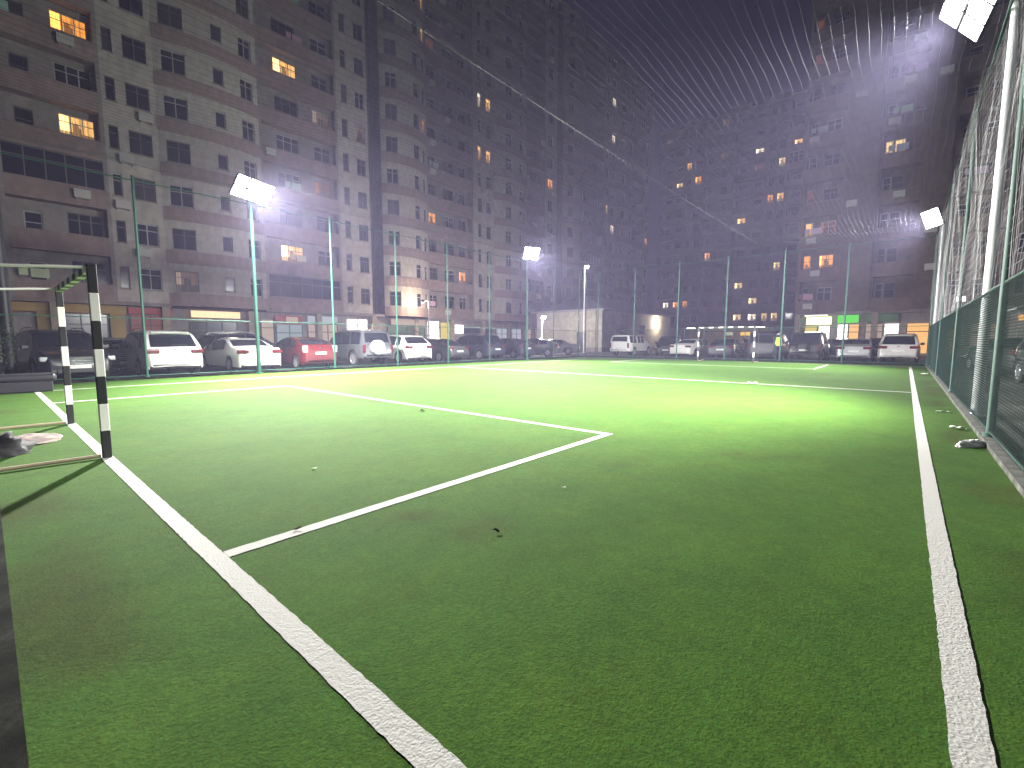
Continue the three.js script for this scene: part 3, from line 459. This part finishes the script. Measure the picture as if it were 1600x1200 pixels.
const wheelCache = new Map(); const wheelOf = r => { if (!wheelCache.has(r)) wheelCache.set(r, [tyreGeo(r), rimGeo(r)]); return wheelCache.get(r); };
const CM = {
  glass: new THREE.MeshPhysicalMaterial({ color: col(.012, .012, .02), roughness: .05, specularIntensity: 1 }), tyre: std(col(.02, .02, .02), .85), rim: std(col(.5, .5, .52), .35, .7), plastic: std(col(.025, .025, .027), .6),
  tail: new THREE.MeshPhysicalMaterial({ color: col(.11, .008, .011), roughness: .15, clearcoat: 1 }), tailClear: new THREE.MeshPhysicalMaterial({ color: col(.7, .55, .55), roughness: .15, clearcoat: 1 }), lamp: new THREE.MeshPhysicalMaterial({ color: col(.6, .62, .65), roughness: .1, metalness: .3, clearcoat: 1 }), chrome: std(col(.75, .75, .78), .15, 1), plate: std(col(.6, .6, .58), .5),
};
const paintCache = new Map();
function paint(c) { const k = c.join(); if (!paintCache.has(k)) paintCache.set(k, new THREE.MeshPhysicalMaterial({ color: col(...c), roughness: .42, clearcoat: 1, clearcoatRoughness: .06, metalness: c[0] < .5 && c[0] > .08 ? .3 : 0 })); return paintCache.get(k); }
function car(label, kind, colour, x, z, heading, opt = {}) { // x, z: the middle of the car; heading: where the nose points, as a turn from +x
  const s = carShape(kind), c = s.c, t = thing('parked_car', label, opt.cat || 'car', [x, -0.03, z], heading, 'parked cars'), pm = paint(colour);
  const off = -c.L / 2, P = (n, g, m, parent = t) => { const o = mesh(n, g, m, parent); if (parent === t) o.position.x = off; return o; };
  const body = P('body', s.parts.body, pm); P('underbody', s.parts.underbody, CM.plastic);
  for (const [n, g] of Object.entries(s.parts)) if (n !== 'body' && n !== 'underbody') P(n.replace(/\d[ab]/, ''), g, CM.glass);
  const [tg, rg] = wheelOf(c.R);
  for (const a of c.axles) for (const sd of [1, -1]) { const wlt = mesh('wheel', tg, CM.tyre, t); wlt.position.set(off + a, c.R, sd * (c.W / 2 - .13)); if (sd < 0) wlt.rotation.y = Math.PI; mesh('rim', rg, CM.rim, wlt); }
  const w = s.w, ty = s.tailY, tall = kind === 'offroad' || kind === 'pickup' || kind === 'van';
  for (const sd of [1, -1]) {
    P('tail_light', tall ? rbox(.09, .42, .13, .02, .065, ty - .1, sd * (w - .07)) : kind === 'hatch' ? rbox(.16, .3, .2, .03, .1, ty - .03, sd * (w - .1)) : rbox(.16, .16, .42, .04, .1, ty - .02, sd * (w - .17)), opt.clear ? CM.tailClear : CM.tail);
    P('headlight', rbox(.3, .16, .38, .05, c.L - .24, lerpT(c.top, c.L - .2) - .16, sd * (c.W / 2 * .78)), CM.lamp);
    P('mirror', rbox(.12, .15, .2, .04, c.front[1] - .22, lerpT(c.belt, c.front[0]) + .1, sd * (c.W / 2 + .06)), opt.darkMirror ? CM.plastic : pm);
    for (const r of c.side.slice(-2)) P('door_handle', rbox(.2, .03, .03, .01, r[0] + .15, lerpT(c.belt, r[0]) - .13, sd * (c.W / 2 * .985)), pm);
  }
  P('bumper', rbox(.16, .17, c.W * .8, .05, .08, c.sill + .14, 0), opt.darkBumper === false ? pm : CM.plastic);
  P('number_plate', rbox(.02, .115, .52, .005, .012 - (tall ? 0 : -.01), tall ? c.sill + .28 : ty - .22, 0, 1), CM.plate);
  P('number_plate', rbox(.02, .115, .52, .005, c.L + .005, .48, 0, 1), CM.plate);
  P('grille', join([rbox(.06, .26, c.W * .46, .02, c.L - .03, .68, 0), rbox(.05, .14, c.W * .6, .02, c.L - .0, .36, 0)]), CM.plastic);
  P('grille_bar', join([-.08, 0, .08].map(d => rbox(.03, .025, c.W * .46, .01, c.L + .005, .68 + d, 0, 1))), opt.chrome ? CM.chrome : CM.plastic);
  P('badge', new THREE.CylinderGeometry(.05, .05, .02, 14).rotateZ(Math.PI / 2).translate(.085, ty + .02, 0), CM.chrome);
  if (kind === 'suv' || kind === 'offroad' || opt.rails) for (const sd of [1, -1]) P('roof_rail', tube([V(.8, lerpT(c.top, .8) + .0, sd * c.W * .34), V(1.0, lerpT(c.top, 1) + .05, sd * c.W * .34), V(2.3, lerpT(c.top, 2.3) + .05, sd * c.W * .34), V(2.6, lerpT(c.top, 2.6), sd * c.W * .34)], .016, 6), CM.rim);
  if (kind === 'suv' || kind === 'crossover' || kind === 'hatch') P('rear_wiper', rbox(.02, .02, .5, .006, c.rear[0] + .01, lerpT(c.top, c.rear[0]) + .06, .15, 1), CM.plastic);
  if (kind === 'suv' || kind === 'crossover') P('spoiler', rbox(.22, .035, c.W * .62, .015, c.rear[1] - .0, lerpT(c.top, c.rear[1]) + .045, 0), pm);
  if (opt.spare) { const sp = P('spare_wheel', new THREE.CylinderGeometry(.36, .36, .2, 28).rotateZ(Math.PI / 2).translate(-.06, .98, -.1), paint([.7, .7, .7])); mesh('cover_ring', new THREE.TorusGeometry(.3, .02, 6, 28).rotateY(Math.PI / 2).translate(-.165, .98, -.1), CM.rim, sp); }
  return t;
}
const W_ = Math.PI, N_ = Math.PI / 2;              // nose pointing to -x, nose pointing to -z
const WHITE = [.7, .69, .66], BLACK = [.012, .012, .015], NAVY = [.015, .02, .04], GREY = [.12, .125, .135], SILVER = [.42, .42, .43], RED = [.11, .008, .01];
const cl = k => CAR[k].L / 2;
const rowL = (label, kind, colour, z, opt = {}) => car(label, kind, colour, -(opt.rear ?? 19.95) - cl(kind), z, W_ + (opt.turn || 0), opt);
const rowF = (label, kind, colour, x, opt = {}) => car(label, kind, colour, x, -(opt.rear ?? 33.6) - cl(kind), N_ + (opt.turn || 0), opt);
car('black SUV with chrome grille facing the pitch behind the near goal', 'suv', BLACK, -22.4, -1.75, 0.12, { chrome: true, rails: true });
car('dark sedan nose out between the black SUV and white SUV', 'sedan', GREY, -24.6, -3.35, 0.1, { chrome: true });
rowL('white SUV parked tail first nearest the left fence corner', 'suv', WHITE, -4.45, { darkBumper: true, turn: .05 });
rowL('white sedan parked right of the white SUV', 'sedan', WHITE, -7.35, { darkBumper: false, darkMirror: true, turn: .04 });
car('dark estate parked behind the white sedan', 'suv', NAVY, -27.6, -9.4, N_ + .2, {});
rowL('dark red hatchback with pale tail lamps', 'hatch', RED, -10.1, { clear: true, darkBumper: false, rear: 20.2 });
rowL('grey off-roader with spare wheel on its tailgate', 'offroad', [.085, .09, .1], -13.05, { spare: true, rear: 20.1 });
rowL('white crossover parked right of the grey off-roader', 'crossover', WHITE, -16.0, { rear: 20.4, turn: -.05 });
rowL('black sedan parked right of the white crossover', 'sedan', BLACK, -18.9, { rear: 20.4 });
rowL('tall black SUV under the far left floodlight', 'suv', NAVY, -22.4, { rear: 20.5 });
rowL('dark blue hatchback beyond the far left floodlight', 'hatch', NAVY, -25.8, { rear: 20.6 });
rowL('dark hatchback with bright wheel rims near the far left corner', 'hatch', [.03, .04, .045], -29.2, { rear: 20.8, turn: .45 });
car('grey sedan parked behind the far left fence corner', 'sedan', [.15, .15, .15], -24.5, -34.4, W_ + .5);
rowF('white pickup with dark canopy behind the far fence', 'pickup', WHITE, -17.6, { cat: 'pickup', rear: 33.4, turn: .06 });
car('black SUV facing out beside the white pickup', 'suv', BLACK, -16.2, -40.6, -N_ + .25, { chrome: true });
rowF('small white sedan behind the far goal at its left', 'sedan', WHITE, -12.7, { darkBumper: false, rear: 34.6, turn: -.15 });
rowF('dark sedan seen between the far goal posts', 'sedan', BLACK, -10.2, { rear: 34.2, turn: .1 });
car('dark hatchback farther back behind the far goal', 'hatch', NAVY, -9.6, -41.5, N_ + .3);
rowF('black van behind the right post of the far goal', 'van', BLACK, -7.2, { cat: 'van', rear: 33.5 });
rowF('boxy black SUV in front of the glowing lime shop sign', 'offroad', BLACK, -4.75, { rear: 33.2 });
car('grey sedan half hidden behind the black SUV', 'sedan', GREY, -4.2, -42.6, N_ + .1);
rowF('silver sedan under the bright green shop sign', 'sedan', SILVER, -2.35, { rear: 34.2 });
car('dark hatchback between the silver sedan and silver SUV', 'hatch', BLACK, -1.3, -41.2, N_);
rowF('silver SUV parked beside the far right floodlight pole', 'suv', [.5, .48, .46], -.25, { rear: 33.4, turn: -.02 });
car('silver sedan beyond the right fence, nearest the camera', 'sedan', SILVER, 3.9, -12.6, N_ - .15);
car('dark crossover beyond the right fence', 'crossover', [.03, .03, .035], 3.7, -19.5, -N_ + .1);
car('dark sedan at the far end of the right fence', 'sedan', BLACK, 3.3, -26.8, N_ + .2);

// ---------------------------------------------------------------- low white building, kiosk, canopy
{
  const t = thing('service_building', 'low pale building with dark hipped roof behind the white pickup', 'building', [-25.2, 0, -44.3]);
  const wall = std(col(.52, .49, .40), .9, 0, { map: stuccoMap });
  mesh('wall', join([box(-9, 0, 0, 4.7, -19, 0)]), wall, t);
  mesh('plinth', join([box(-9.06, .06, 0, .5, -19.06, .06)]), M.greywall, t);
  const rs = new THREE.BufferGeometry(), e = .45, h = 4.72, k = 6.7, A = [-9 - e, h, e], B = [e, h, e], C = [e, h, -19 - e], D = [-9 - e, h, -19 - e], R0 = [-4.5, k, -4.2], R1 = [-4.5, k, -14.8];
  rs.setAttribute('position', new THREE.Float32BufferAttribute([A, B, R0, B, C, R1, B, R1, R0, C, D, R1, D, A, R0, D, R0, R1, A, D, C, A, C, B].flat(), 3)); rs.computeVertexNormals(); mesh('roof', rs, M.roofTin, t);
  mesh('fascia', join([box(-9 - e, e, 4.5, 4.71, e - .06, e), box(e - .06, e, 4.5, 4.71, -19 - e, e - .06)]), M.greywall, t);
  mesh('door', rbox(1.2, 2.2, .08, .02, -2.6, 1.1, .03), M.paneB, t); mesh('window', rbox(.06, 1.1, 1.4, .02, .02, 2.6, -4), M.pane, t); mesh('window', rbox(.06, 1.1, 1.4, .02, .02, 2.6, -10), M.pane, t); mesh('pipe', tube([V(.08, .2, -7), V(.08, 4.4, -7)], .05, 8), M.greywall, t);
  mesh('wall_lamp', rbox(.14, .2, .3, .03, .1, 3.75, -14.2), glow(col(1, .9, .7), 14), t);
  const l = new THREE.PointLight(col(1, .88, .66), 60, 0, 2); l.name = 'wall_lamp_light'; l.position.set(-25.2 + .45, 3.55, -44.3 - 14.2); l.castShadow = true; l.shadow.radius = 4; scene.add(l);
}
{
  const t = thing('kiosk', 'small kiosk with glowing orange fascia past the right fence', 'kiosk', [4.5, 0, -36]);
  mesh('wall', box(0, 4.2, 0, 2.9, -3, 0), M.greywall, t); mesh('fascia_light', rbox(4.3, .32, .12, .03, 2.1, 2.5, .08), glow(col(1, .5, .12), 1.5), t); mesh('shutter', join(Array.from({ length: 14 }, (_, i) => rbox(3.4, .12, .05, .02, 2.1, .25 + i * .13, .03, 1))), M.concrete, t); mesh('roof', box(-.2, 4.4, 2.9, 3.02, -3.2, .45), M.darkMetal, t);
}
{
  const t = thing('shop_canopy', 'lit shop canopy in a row of tubes before the far dark block', 'canopy', [-31, 0, -84]);
  mesh('roof', box(0, 14, 3.55, 3.75, -3, 0), M.darkMetal, t); for (let x = .2; x < 14; x += 3.4) mesh('post', cyl(.06, .06, 0, 3.55, x, -.2, 8), M.steel, t);
  mesh('back_wall', box(0, 14, 0, 3.5, -3.2, -3), M.ochre, t);
  for (let k = 0; k < 6; k++) mesh('tube_lamp', rbox(1.5, .12, .12, .04, 1.3 + k * 2.25, 3.46, -.3), glow(col(1, .96, .9), 7), t);
  mesh('shop_sign', rbox(1.3, .55, .1, .03, 7.6, 2.4, -1), glow(col(.8, .9, .5), .5), t); mesh('shop_sign', rbox(1.5, .6, .1, .03, 10.2, 2.4, -1), glow(col(1, .62, .05), 1), t);
  const l = new THREE.RectAreaLight(col(1, .95, .88), 6, 13, .3); l.name = 'canopy_light'; l.position.set(-24, 3.36, -84.3); l.quaternion.setFromUnitVectors(V(0, 0, -1), V(0, -1, .25).normalize()); scene.add(l);
}

// ---------------------------------------------------------------- lamps of the yard
function yardLamp(label, x, z, h, aim, k, color, radius = 5) {
  const t = thing('yard_lamp', label, 'street lamp', [x, -.03, z]), d = V(aim[0] - x, 0, aim[1] - z).normalize(), a = Math.atan2(d.x, d.z);
  mesh('pole', join([cyl(.07, .045, 0, h, 0, 0, 12), cyl(.12, .12, 0, .04, 0, 0, 12)]), M.polePaint, t);
  mesh('arm', tube([V(0, h - .05, 0), V(d.x * .35, h + .05, d.z * .35), V(d.x * .7, h + .06, d.z * .7)], .025, 8), M.polePaint, t);
  const hd = mesh('lamp_head', rbox(.46, .34, .1, .03, 0, 0, 0), M.darkMetal, t); hd.position.set(d.x * .8, h + .02, d.z * .8); hd.rotation.set(.5, a, 0, 'YXZ'); mesh('lamp_lens', rbox(.41, .29, .012, .005, 0, 0, .05, 1), glow(color, 24), hd);
  const l = new THREE.PointLight(color, k, 0, 2); l.name = 'yard_lamp_light'; l.position.set(x + d.x * .9, h - .42, z + d.z * .9); l.castShadow = true; l.shadow.radius = radius; scene.add(l);
}
yardLamp('tall street lamp above the car park beside the pale building', -26.2, -42.2, 8.9, [-22, -38], 70, col(1, .97, .92));
yardLamp('low lamp on a short mast behind the far left cars', -27.6, -36.6, 3.55, [-16, -26], 220, col(1, .97, .95));
yardLamp('street lamp in front of the brown tower at the far right', 2.7, -44, 4.1, [1.5, -30], 30, col(1, .95, .95));
yardLamp('street lamp on the shop side behind the grey off-roader', -36.2, -29.3, 5.2, [-40, -29.3], 75, col(1, .82, .55));
{
  const t = thing('utility_pole', 'tall dark utility pole behind the near goal', 'pole', [-21.6, -.03, -.55]);
  mesh('shaft', cyl(.16, .11, 0, 15, 0, 0, 12), M.darkMetal, t); mesh('crossarm', join([box(-.06, .06, 13.9, 14.05, -.9, .9), cyl(.03, .05, 14.05, 14.25, 0, -.7, 8), cyl(.03, .05, 14.05, 14.25, 0, .7, 8)]), M.darkMetal, t);
}

// ---------------------------------------------------------------- greenery outside the fence
function shrub(label, x, z, w, h, n, c) {
  const t = thing('shrub', label, 'shrub', [x, -.03, z]), P = [], N = [], Cc = [], up = V(0, 1, 0);
  const stems = []; for (let k = 0; k < 7; k++) { const a = k * 2.4, r = rr(.1, .6) * w / 2; stems.push(tube([V(rr(-.05, .05), 0, rr(-.05, .05)), V(Math.cos(a) * r * .5, h * .35, Math.sin(a) * r * .5), V(Math.cos(a) * r, h * rr(.6, .85), Math.sin(a) * r)], .018, 5)); }
  mesh('stem', join(stems), std(col(.07, .05, .035), .9), t);
  for (let k = 0; k < n; k++) {
    const a = rr(0, 6.283), u = Math.pow(rnd(), .4), v = rr(-1, 1), q = Math.sqrt(1 - v * v), lump = 1 + .35 * noise.noise(Math.cos(a) * q * 2 + x, v * 2, Math.sin(a) * q * 2), p = V(Math.cos(a) * q * u * w / 2 * lump, h * .55 + v * u * h * .45 * lump, Math.sin(a) * q * u * w / 2 * lump); if (p.y < .05) continue;
    const d = V(rr(-1, 1), rr(-.3, 1), rr(-1, 1)).normalize(), s = d.clone().cross(up).normalize(), L = rr(.06, .12), b = L * .34, nn = s.clone().cross(d), sh = rr(.7, 1.3);
    const e = p.clone().addScaledVector(d, L), m1 = p.clone().addScaledVector(d, L * .5).addScaledVector(s, b), m2 = p.clone().addScaledVector(d, L * .5).addScaledVector(s, -b);
    for (const tri of [[p, m1, e], [p, e, m2]]) for (const w_ of tri) { P.push(w_.x, w_.y, w_.z); N.push(nn.x, nn.y, nn.z); Cc.push(c[0] * sh, c[1] * sh, c[2] * sh); }
  }
  const g = new THREE.BufferGeometry(); g.setAttribute('position', new THREE.Float32BufferAttribute(P, 3)); g.setAttribute('normal', new THREE.Float32BufferAttribute(N, 3)); g.setAttribute('color', new THREE.Float32BufferAttribute(Cc, 3));
  mesh('foliage', g, new THREE.MeshStandardMaterial({ vertexColors: true, roughness: .7, side: THREE.DoubleSide }), t);
}
shrub('dark bushy shrub at the left edge behind the bench', -20.3, .15, 1.7, 2.2, 2600, [.035, .05, .02]);
shrub('round green shrub before the shops behind the white crossover', -34.2, -25.4, 2.4, 2.6, 2600, [.04, .09, .035]);
shrub('small green shrub beside the round one before the shops', -34.6, -28.0, 1.6, 1.9, 1700, [.05, .085, .03]);

// ---------------------------------------------------------------- things lying about the pitch
{
  const t = thing('bench', 'low dark padded bench with rounded end at the corner of the goal line', 'bench', [-16.75, 0, -.45]);
  mesh('seat', rbox(.62, .2, 1.5, .09, 0, .36, 0, 4), std(col(.022, .02, .027), .5), t); mesh('skirt', rbox(.5, .27, 1.34, .03, 0, .14, 0), std(col(.02, .02, .025), .7), t); mesh('piping', join([tube([V(-.3, .45, -.66), V(.3, .45, -.66)], .012, 6), tube([V(.3, .44, -.68), V(.3, .44, .68)], .012, 6)]), M.darkMetal, t);
}
function lump(w, h, d, k, n = 20, rough = .35) { // a low irregular heap
  const g = new THREE.SphereGeometry(1, n, Math.round(n * .6), 0, Math.PI * 2, 0, Math.PI / 2), p = g.attributes.position;
  for (let i = 0; i < p.count; i++) { const x = p.getX(i), y = p.getY(i), z = p.getZ(i), f = 1 + rough * fbm(x * 2 + k, y * 2, z * 2, 4); p.setXYZ(i, x * w / 2 * f, Math.max(-.01, y * h * f - .01), z * d / 2 * f); }
  g.computeVertexNormals(); return g;
}
{
  const s = single('sand_pile', lump(.9, .07, .6, 3, 34, .3), std(col(.3, .23, .2), .95, 0, { map: asphaltMap }), 'low pinkish pile of sand beside the near goal post', 'sand pile'); s.position.set(-8.55, .004, -.32);
  const r = single('rag_heap', lump(.6, .22, .5, 8, 22, 1.1), std(col(.03, .03, .03), .9), 'dark crumpled heap at the left edge behind the goal', 'heap'); r.position.set(-7.75, .004, -.02);
}
function scrap(label, x, z, len, wid, turn, c, cat, tall = .04) { // crumpled sheet
  const g = new THREE.PlaneGeometry(len, wid, 12, 7).rotateX(-Math.PI / 2), p = g.attributes.position, k = x * 7 + z;
  for (let i = 0; i < p.count; i++) { const a = p.getX(i), b = p.getZ(i); p.setXYZ(i, a * (1 + .12 * noise.noise(b * 30, k, 0)), .008 + tall * Math.abs(fbm(a * 9 + k, 1, b * 12, 3)) * 2, b + .25 * wid * noise.noise(a * 9, k, 3)); }
  g.computeVertexNormals(); const m = single('litter', g, new THREE.MeshPhysicalMaterial({ color: col(...c), roughness: 1, specularIntensity: .1, side: THREE.DoubleSide }), label, cat, 'litter on the turf'); m.position.set(x, .004, z); m.rotation.y = turn; return m;
}
{
  const g = lump(.46, .085, .11, 5, 24, .6); const m = single('litter', g, std(col(.8, .79, .77), .6), 'long white crumpled plastic bag against the right kerb', 'bag', 'litter on the turf'); m.position.set(.69, .004, -7.85); m.rotation.y = .95;
}
scrap('white paper scrap by the right kerb, farther than the bag', .66, -9.25, .16, .12, .4, [.7, .7, .68], 'paper scrap', .06);
scrap('thin pale strip of paper farthest along the right kerb', .6, -11.3, .22, .06, .1, [.65, .64, .6], 'paper scrap', .03);
scrap('crumpled white scrap lying on the halfway line', -3.4, -15.05, .26, .16, .7, [.72, .72, .6], 'paper scrap', .07);
scrap('white scrap at the foot of the far right floodlight pole', .62, -23.6, .3, .14, 1.2, [.7, .69, .66], 'paper scrap', .06);
scrap('small dark leaf on the turf in the foreground', -2.02, -2.18, .05, .028, .4, [.02, .025, .012], 'leaf', .03);
scrap('dark leaf just inside the penalty line junction', -3.08, -1.32, .055, .03, 1.1, [.02, .025, .012], 'leaf', .02);
scrap('dark scrap in the middle of the penalty area', -6.6, -5.15, .13, .06, .2, [.03, .04, .02], 'scrap', .04);
scrap('tiny white scrap on the turf right of the penalty area', -2.2, -3.25, .035, .022, .9, [.6, .6, .55], 'paper scrap', .02);
scrap('tiny pale scrap inside the penalty area near the side line', -4.45, -2.1, .045, .025, .9, [.55, .6, .5], 'paper scrap', .02);

// ---------------------------------------------------------------- a person behind the far fence
{
  const J = { hipL: [-.09, .92, 0], hipR: [.09, .92, 0], kneeL: [-.11, .5, .03], kneeR: [.12, .5, .02], ankL: [-.12, .08, -.02], ankR: [.14, .08, 0], toeL: [-.13, .04, .15], toeR: [.17, .04, .16], pel: [0, .98, 0], chest: [0, 1.3, .01], shL: [-.19, 1.42, 0], shR: [.19, 1.42, 0], elL: [-.27, 1.14, .02], elR: [.3, 1.16, .06], wrL: [-.24, .92, .12], wrR: [.4, 1.2, .28], neck: [0, 1.5, 0], head: [0, 1.63, .02] };
  const bones = [['hipL', 'kneeL', .085, .06], ['hipR', 'kneeR', .085, .06], ['kneeL', 'ankL', .06, .045], ['kneeR', 'ankR', .06, .045], ['ankL', 'toeL', .048, .035], ['ankR', 'toeR', .048, .035], ['hipL', 'hipR', .1, .1], ['pel', 'chest', .13, .15], ['shL', 'shR', .085, .085], ['chest', 'neck', .12, .06], ['shL', 'elL', .06, .048], ['shR', 'elR', .06, .048], ['elL', 'wrL', .045, .032], ['elR', 'wrR', .045, .032], ['neck', 'head', .055, .06]];
  const field = (sel, extra, cell, lo, hi) => {
    const res = 64, mc = new MarchingCubes(res, new THREE.MeshBasicMaterial(), false, false, 80000), size = Math.max(hi[0] - lo[0], hi[1] - lo[1], hi[2] - lo[2]) / 2, cx = (lo[0] + hi[0]) / 2, cy = (lo[1] + hi[1]) / 2, cz = (lo[2] + hi[2]) / 2, a = V(), b = V(), p = V(), d = V();
    for (let k = 0; k < res; k++) for (let j = 0; j < res; j++) for (let i = 0; i < res; i++) {
      p.set(cx + (i - res / 2) / (res / 2) * size, cy + (j - res / 2) / (res / 2) * size, cz + (k - res / 2) / (res / 2) * size); let acc = 0;
      for (const [s, e, r0, r1] of sel) { a.set(...J[s]); b.set(...J[e]); d.copy(b).sub(a); const t = THREE.MathUtils.clamp(p.clone().sub(a).dot(d) / d.lengthSq(), 0, 1), dist = p.distanceTo(a.clone().addScaledVector(d, t)) - (r0 + (r1 - r0) * t); acc += Math.exp(-dist * 32); }
      for (const [c, r] of extra) { const q = Math.hypot((p.x - c[0]) / r[0], (p.y - c[1]) / r[1], (p.z - c[2]) / r[2]); acc += Math.exp(-(q - 1) * Math.min(...r) * 32); }
      mc.field[i + j * res + k * res * res] = acc > 0 ? Math.log(acc) / 32 : -1;
    }
    mc.isolation = 0; mc.update(); const n = mc.count, g = new THREE.BufferGeometry(), P = Array.from(mc.positionArray.slice(0, n * 3)); for (let i = 0; i < P.length; i += 3) { P[i] = P[i] * size + cx; P[i + 1] = P[i + 1] * size + cy; P[i + 2] = P[i + 2] * size + cz; }
    g.setAttribute('position', new THREE.Float32BufferAttribute(P, 3)); g.setAttribute('normal', new THREE.Float32BufferAttribute(Array.from(mc.normalArray.slice(0, n * 3)), 3)); g.computeVertexNormals(); return g;
  };
  const t = thing('person', 'person in dark clothes and yellow high-visibility vest behind the far fence', 'person', [-6.05, -.03, -32.55], .5);
  const handDefs = []; for (const [w, sx] of [['wrL', -1], ['wrR', 1]]) { const o = J[w]; handDefs.push([[o[0], o[1] - .05, o[2] + .02], [.03, .05, .025]]); for (let f = 0; f < 4; f++) handDefs.push([[o[0] + (f - 1.5) * .019, o[1] - .115 - (f === 1 ? .01 : 0), o[2] + .035], [.0085, .038, .0095]]); handDefs.push([[o[0] - sx * .04, o[1] - .06, o[2] + .04], [.01, .03, .01]]); }
  mesh('body', field(bones, [...handDefs, [[0, 1.64, .015], [.078, .115, .095]]], .02, [-.5, -.02, -.4], [.5, 1.84, .4]), std(col(.025, .028, .04), .85), t);
  mesh('face', new THREE.SphereGeometry(1, 20, 16).scale(.074, .11, .088).translate(0, 1.632, .03), std(col(.34, .21, .15), .6), t);
  mesh('nose', new THREE.ConeGeometry(.014, .04, 8).rotateX(-.4).translate(0, 1.63, .12), std(col(.34, .21, .15), .6), t);
  mesh('cap', join([new THREE.SphereGeometry(1, 20, 10, 0, 6.2832, 0, 1.5).scale(.092, .09, .108).translate(0, 1.675, .012), rbox(.14, .014, .1, .005, 0, 1.69, .13)]), std(col(.4, .42, .5), .8), t);
  mesh('vest', join([new THREE.CylinderGeometry(.185, .175, .46, 20, 1, true).scale(1.12, 1, .9).translate(0, 1.2, .01), new THREE.CylinderGeometry(.12, .2, .09, 20, 1, true).scale(1.12, 1, .85).translate(0, 1.46, .01)]), std(col(.5, .72, .08), .7, 0, { side: THREE.DoubleSide }), t);
}

renderer.render(scene, camera);
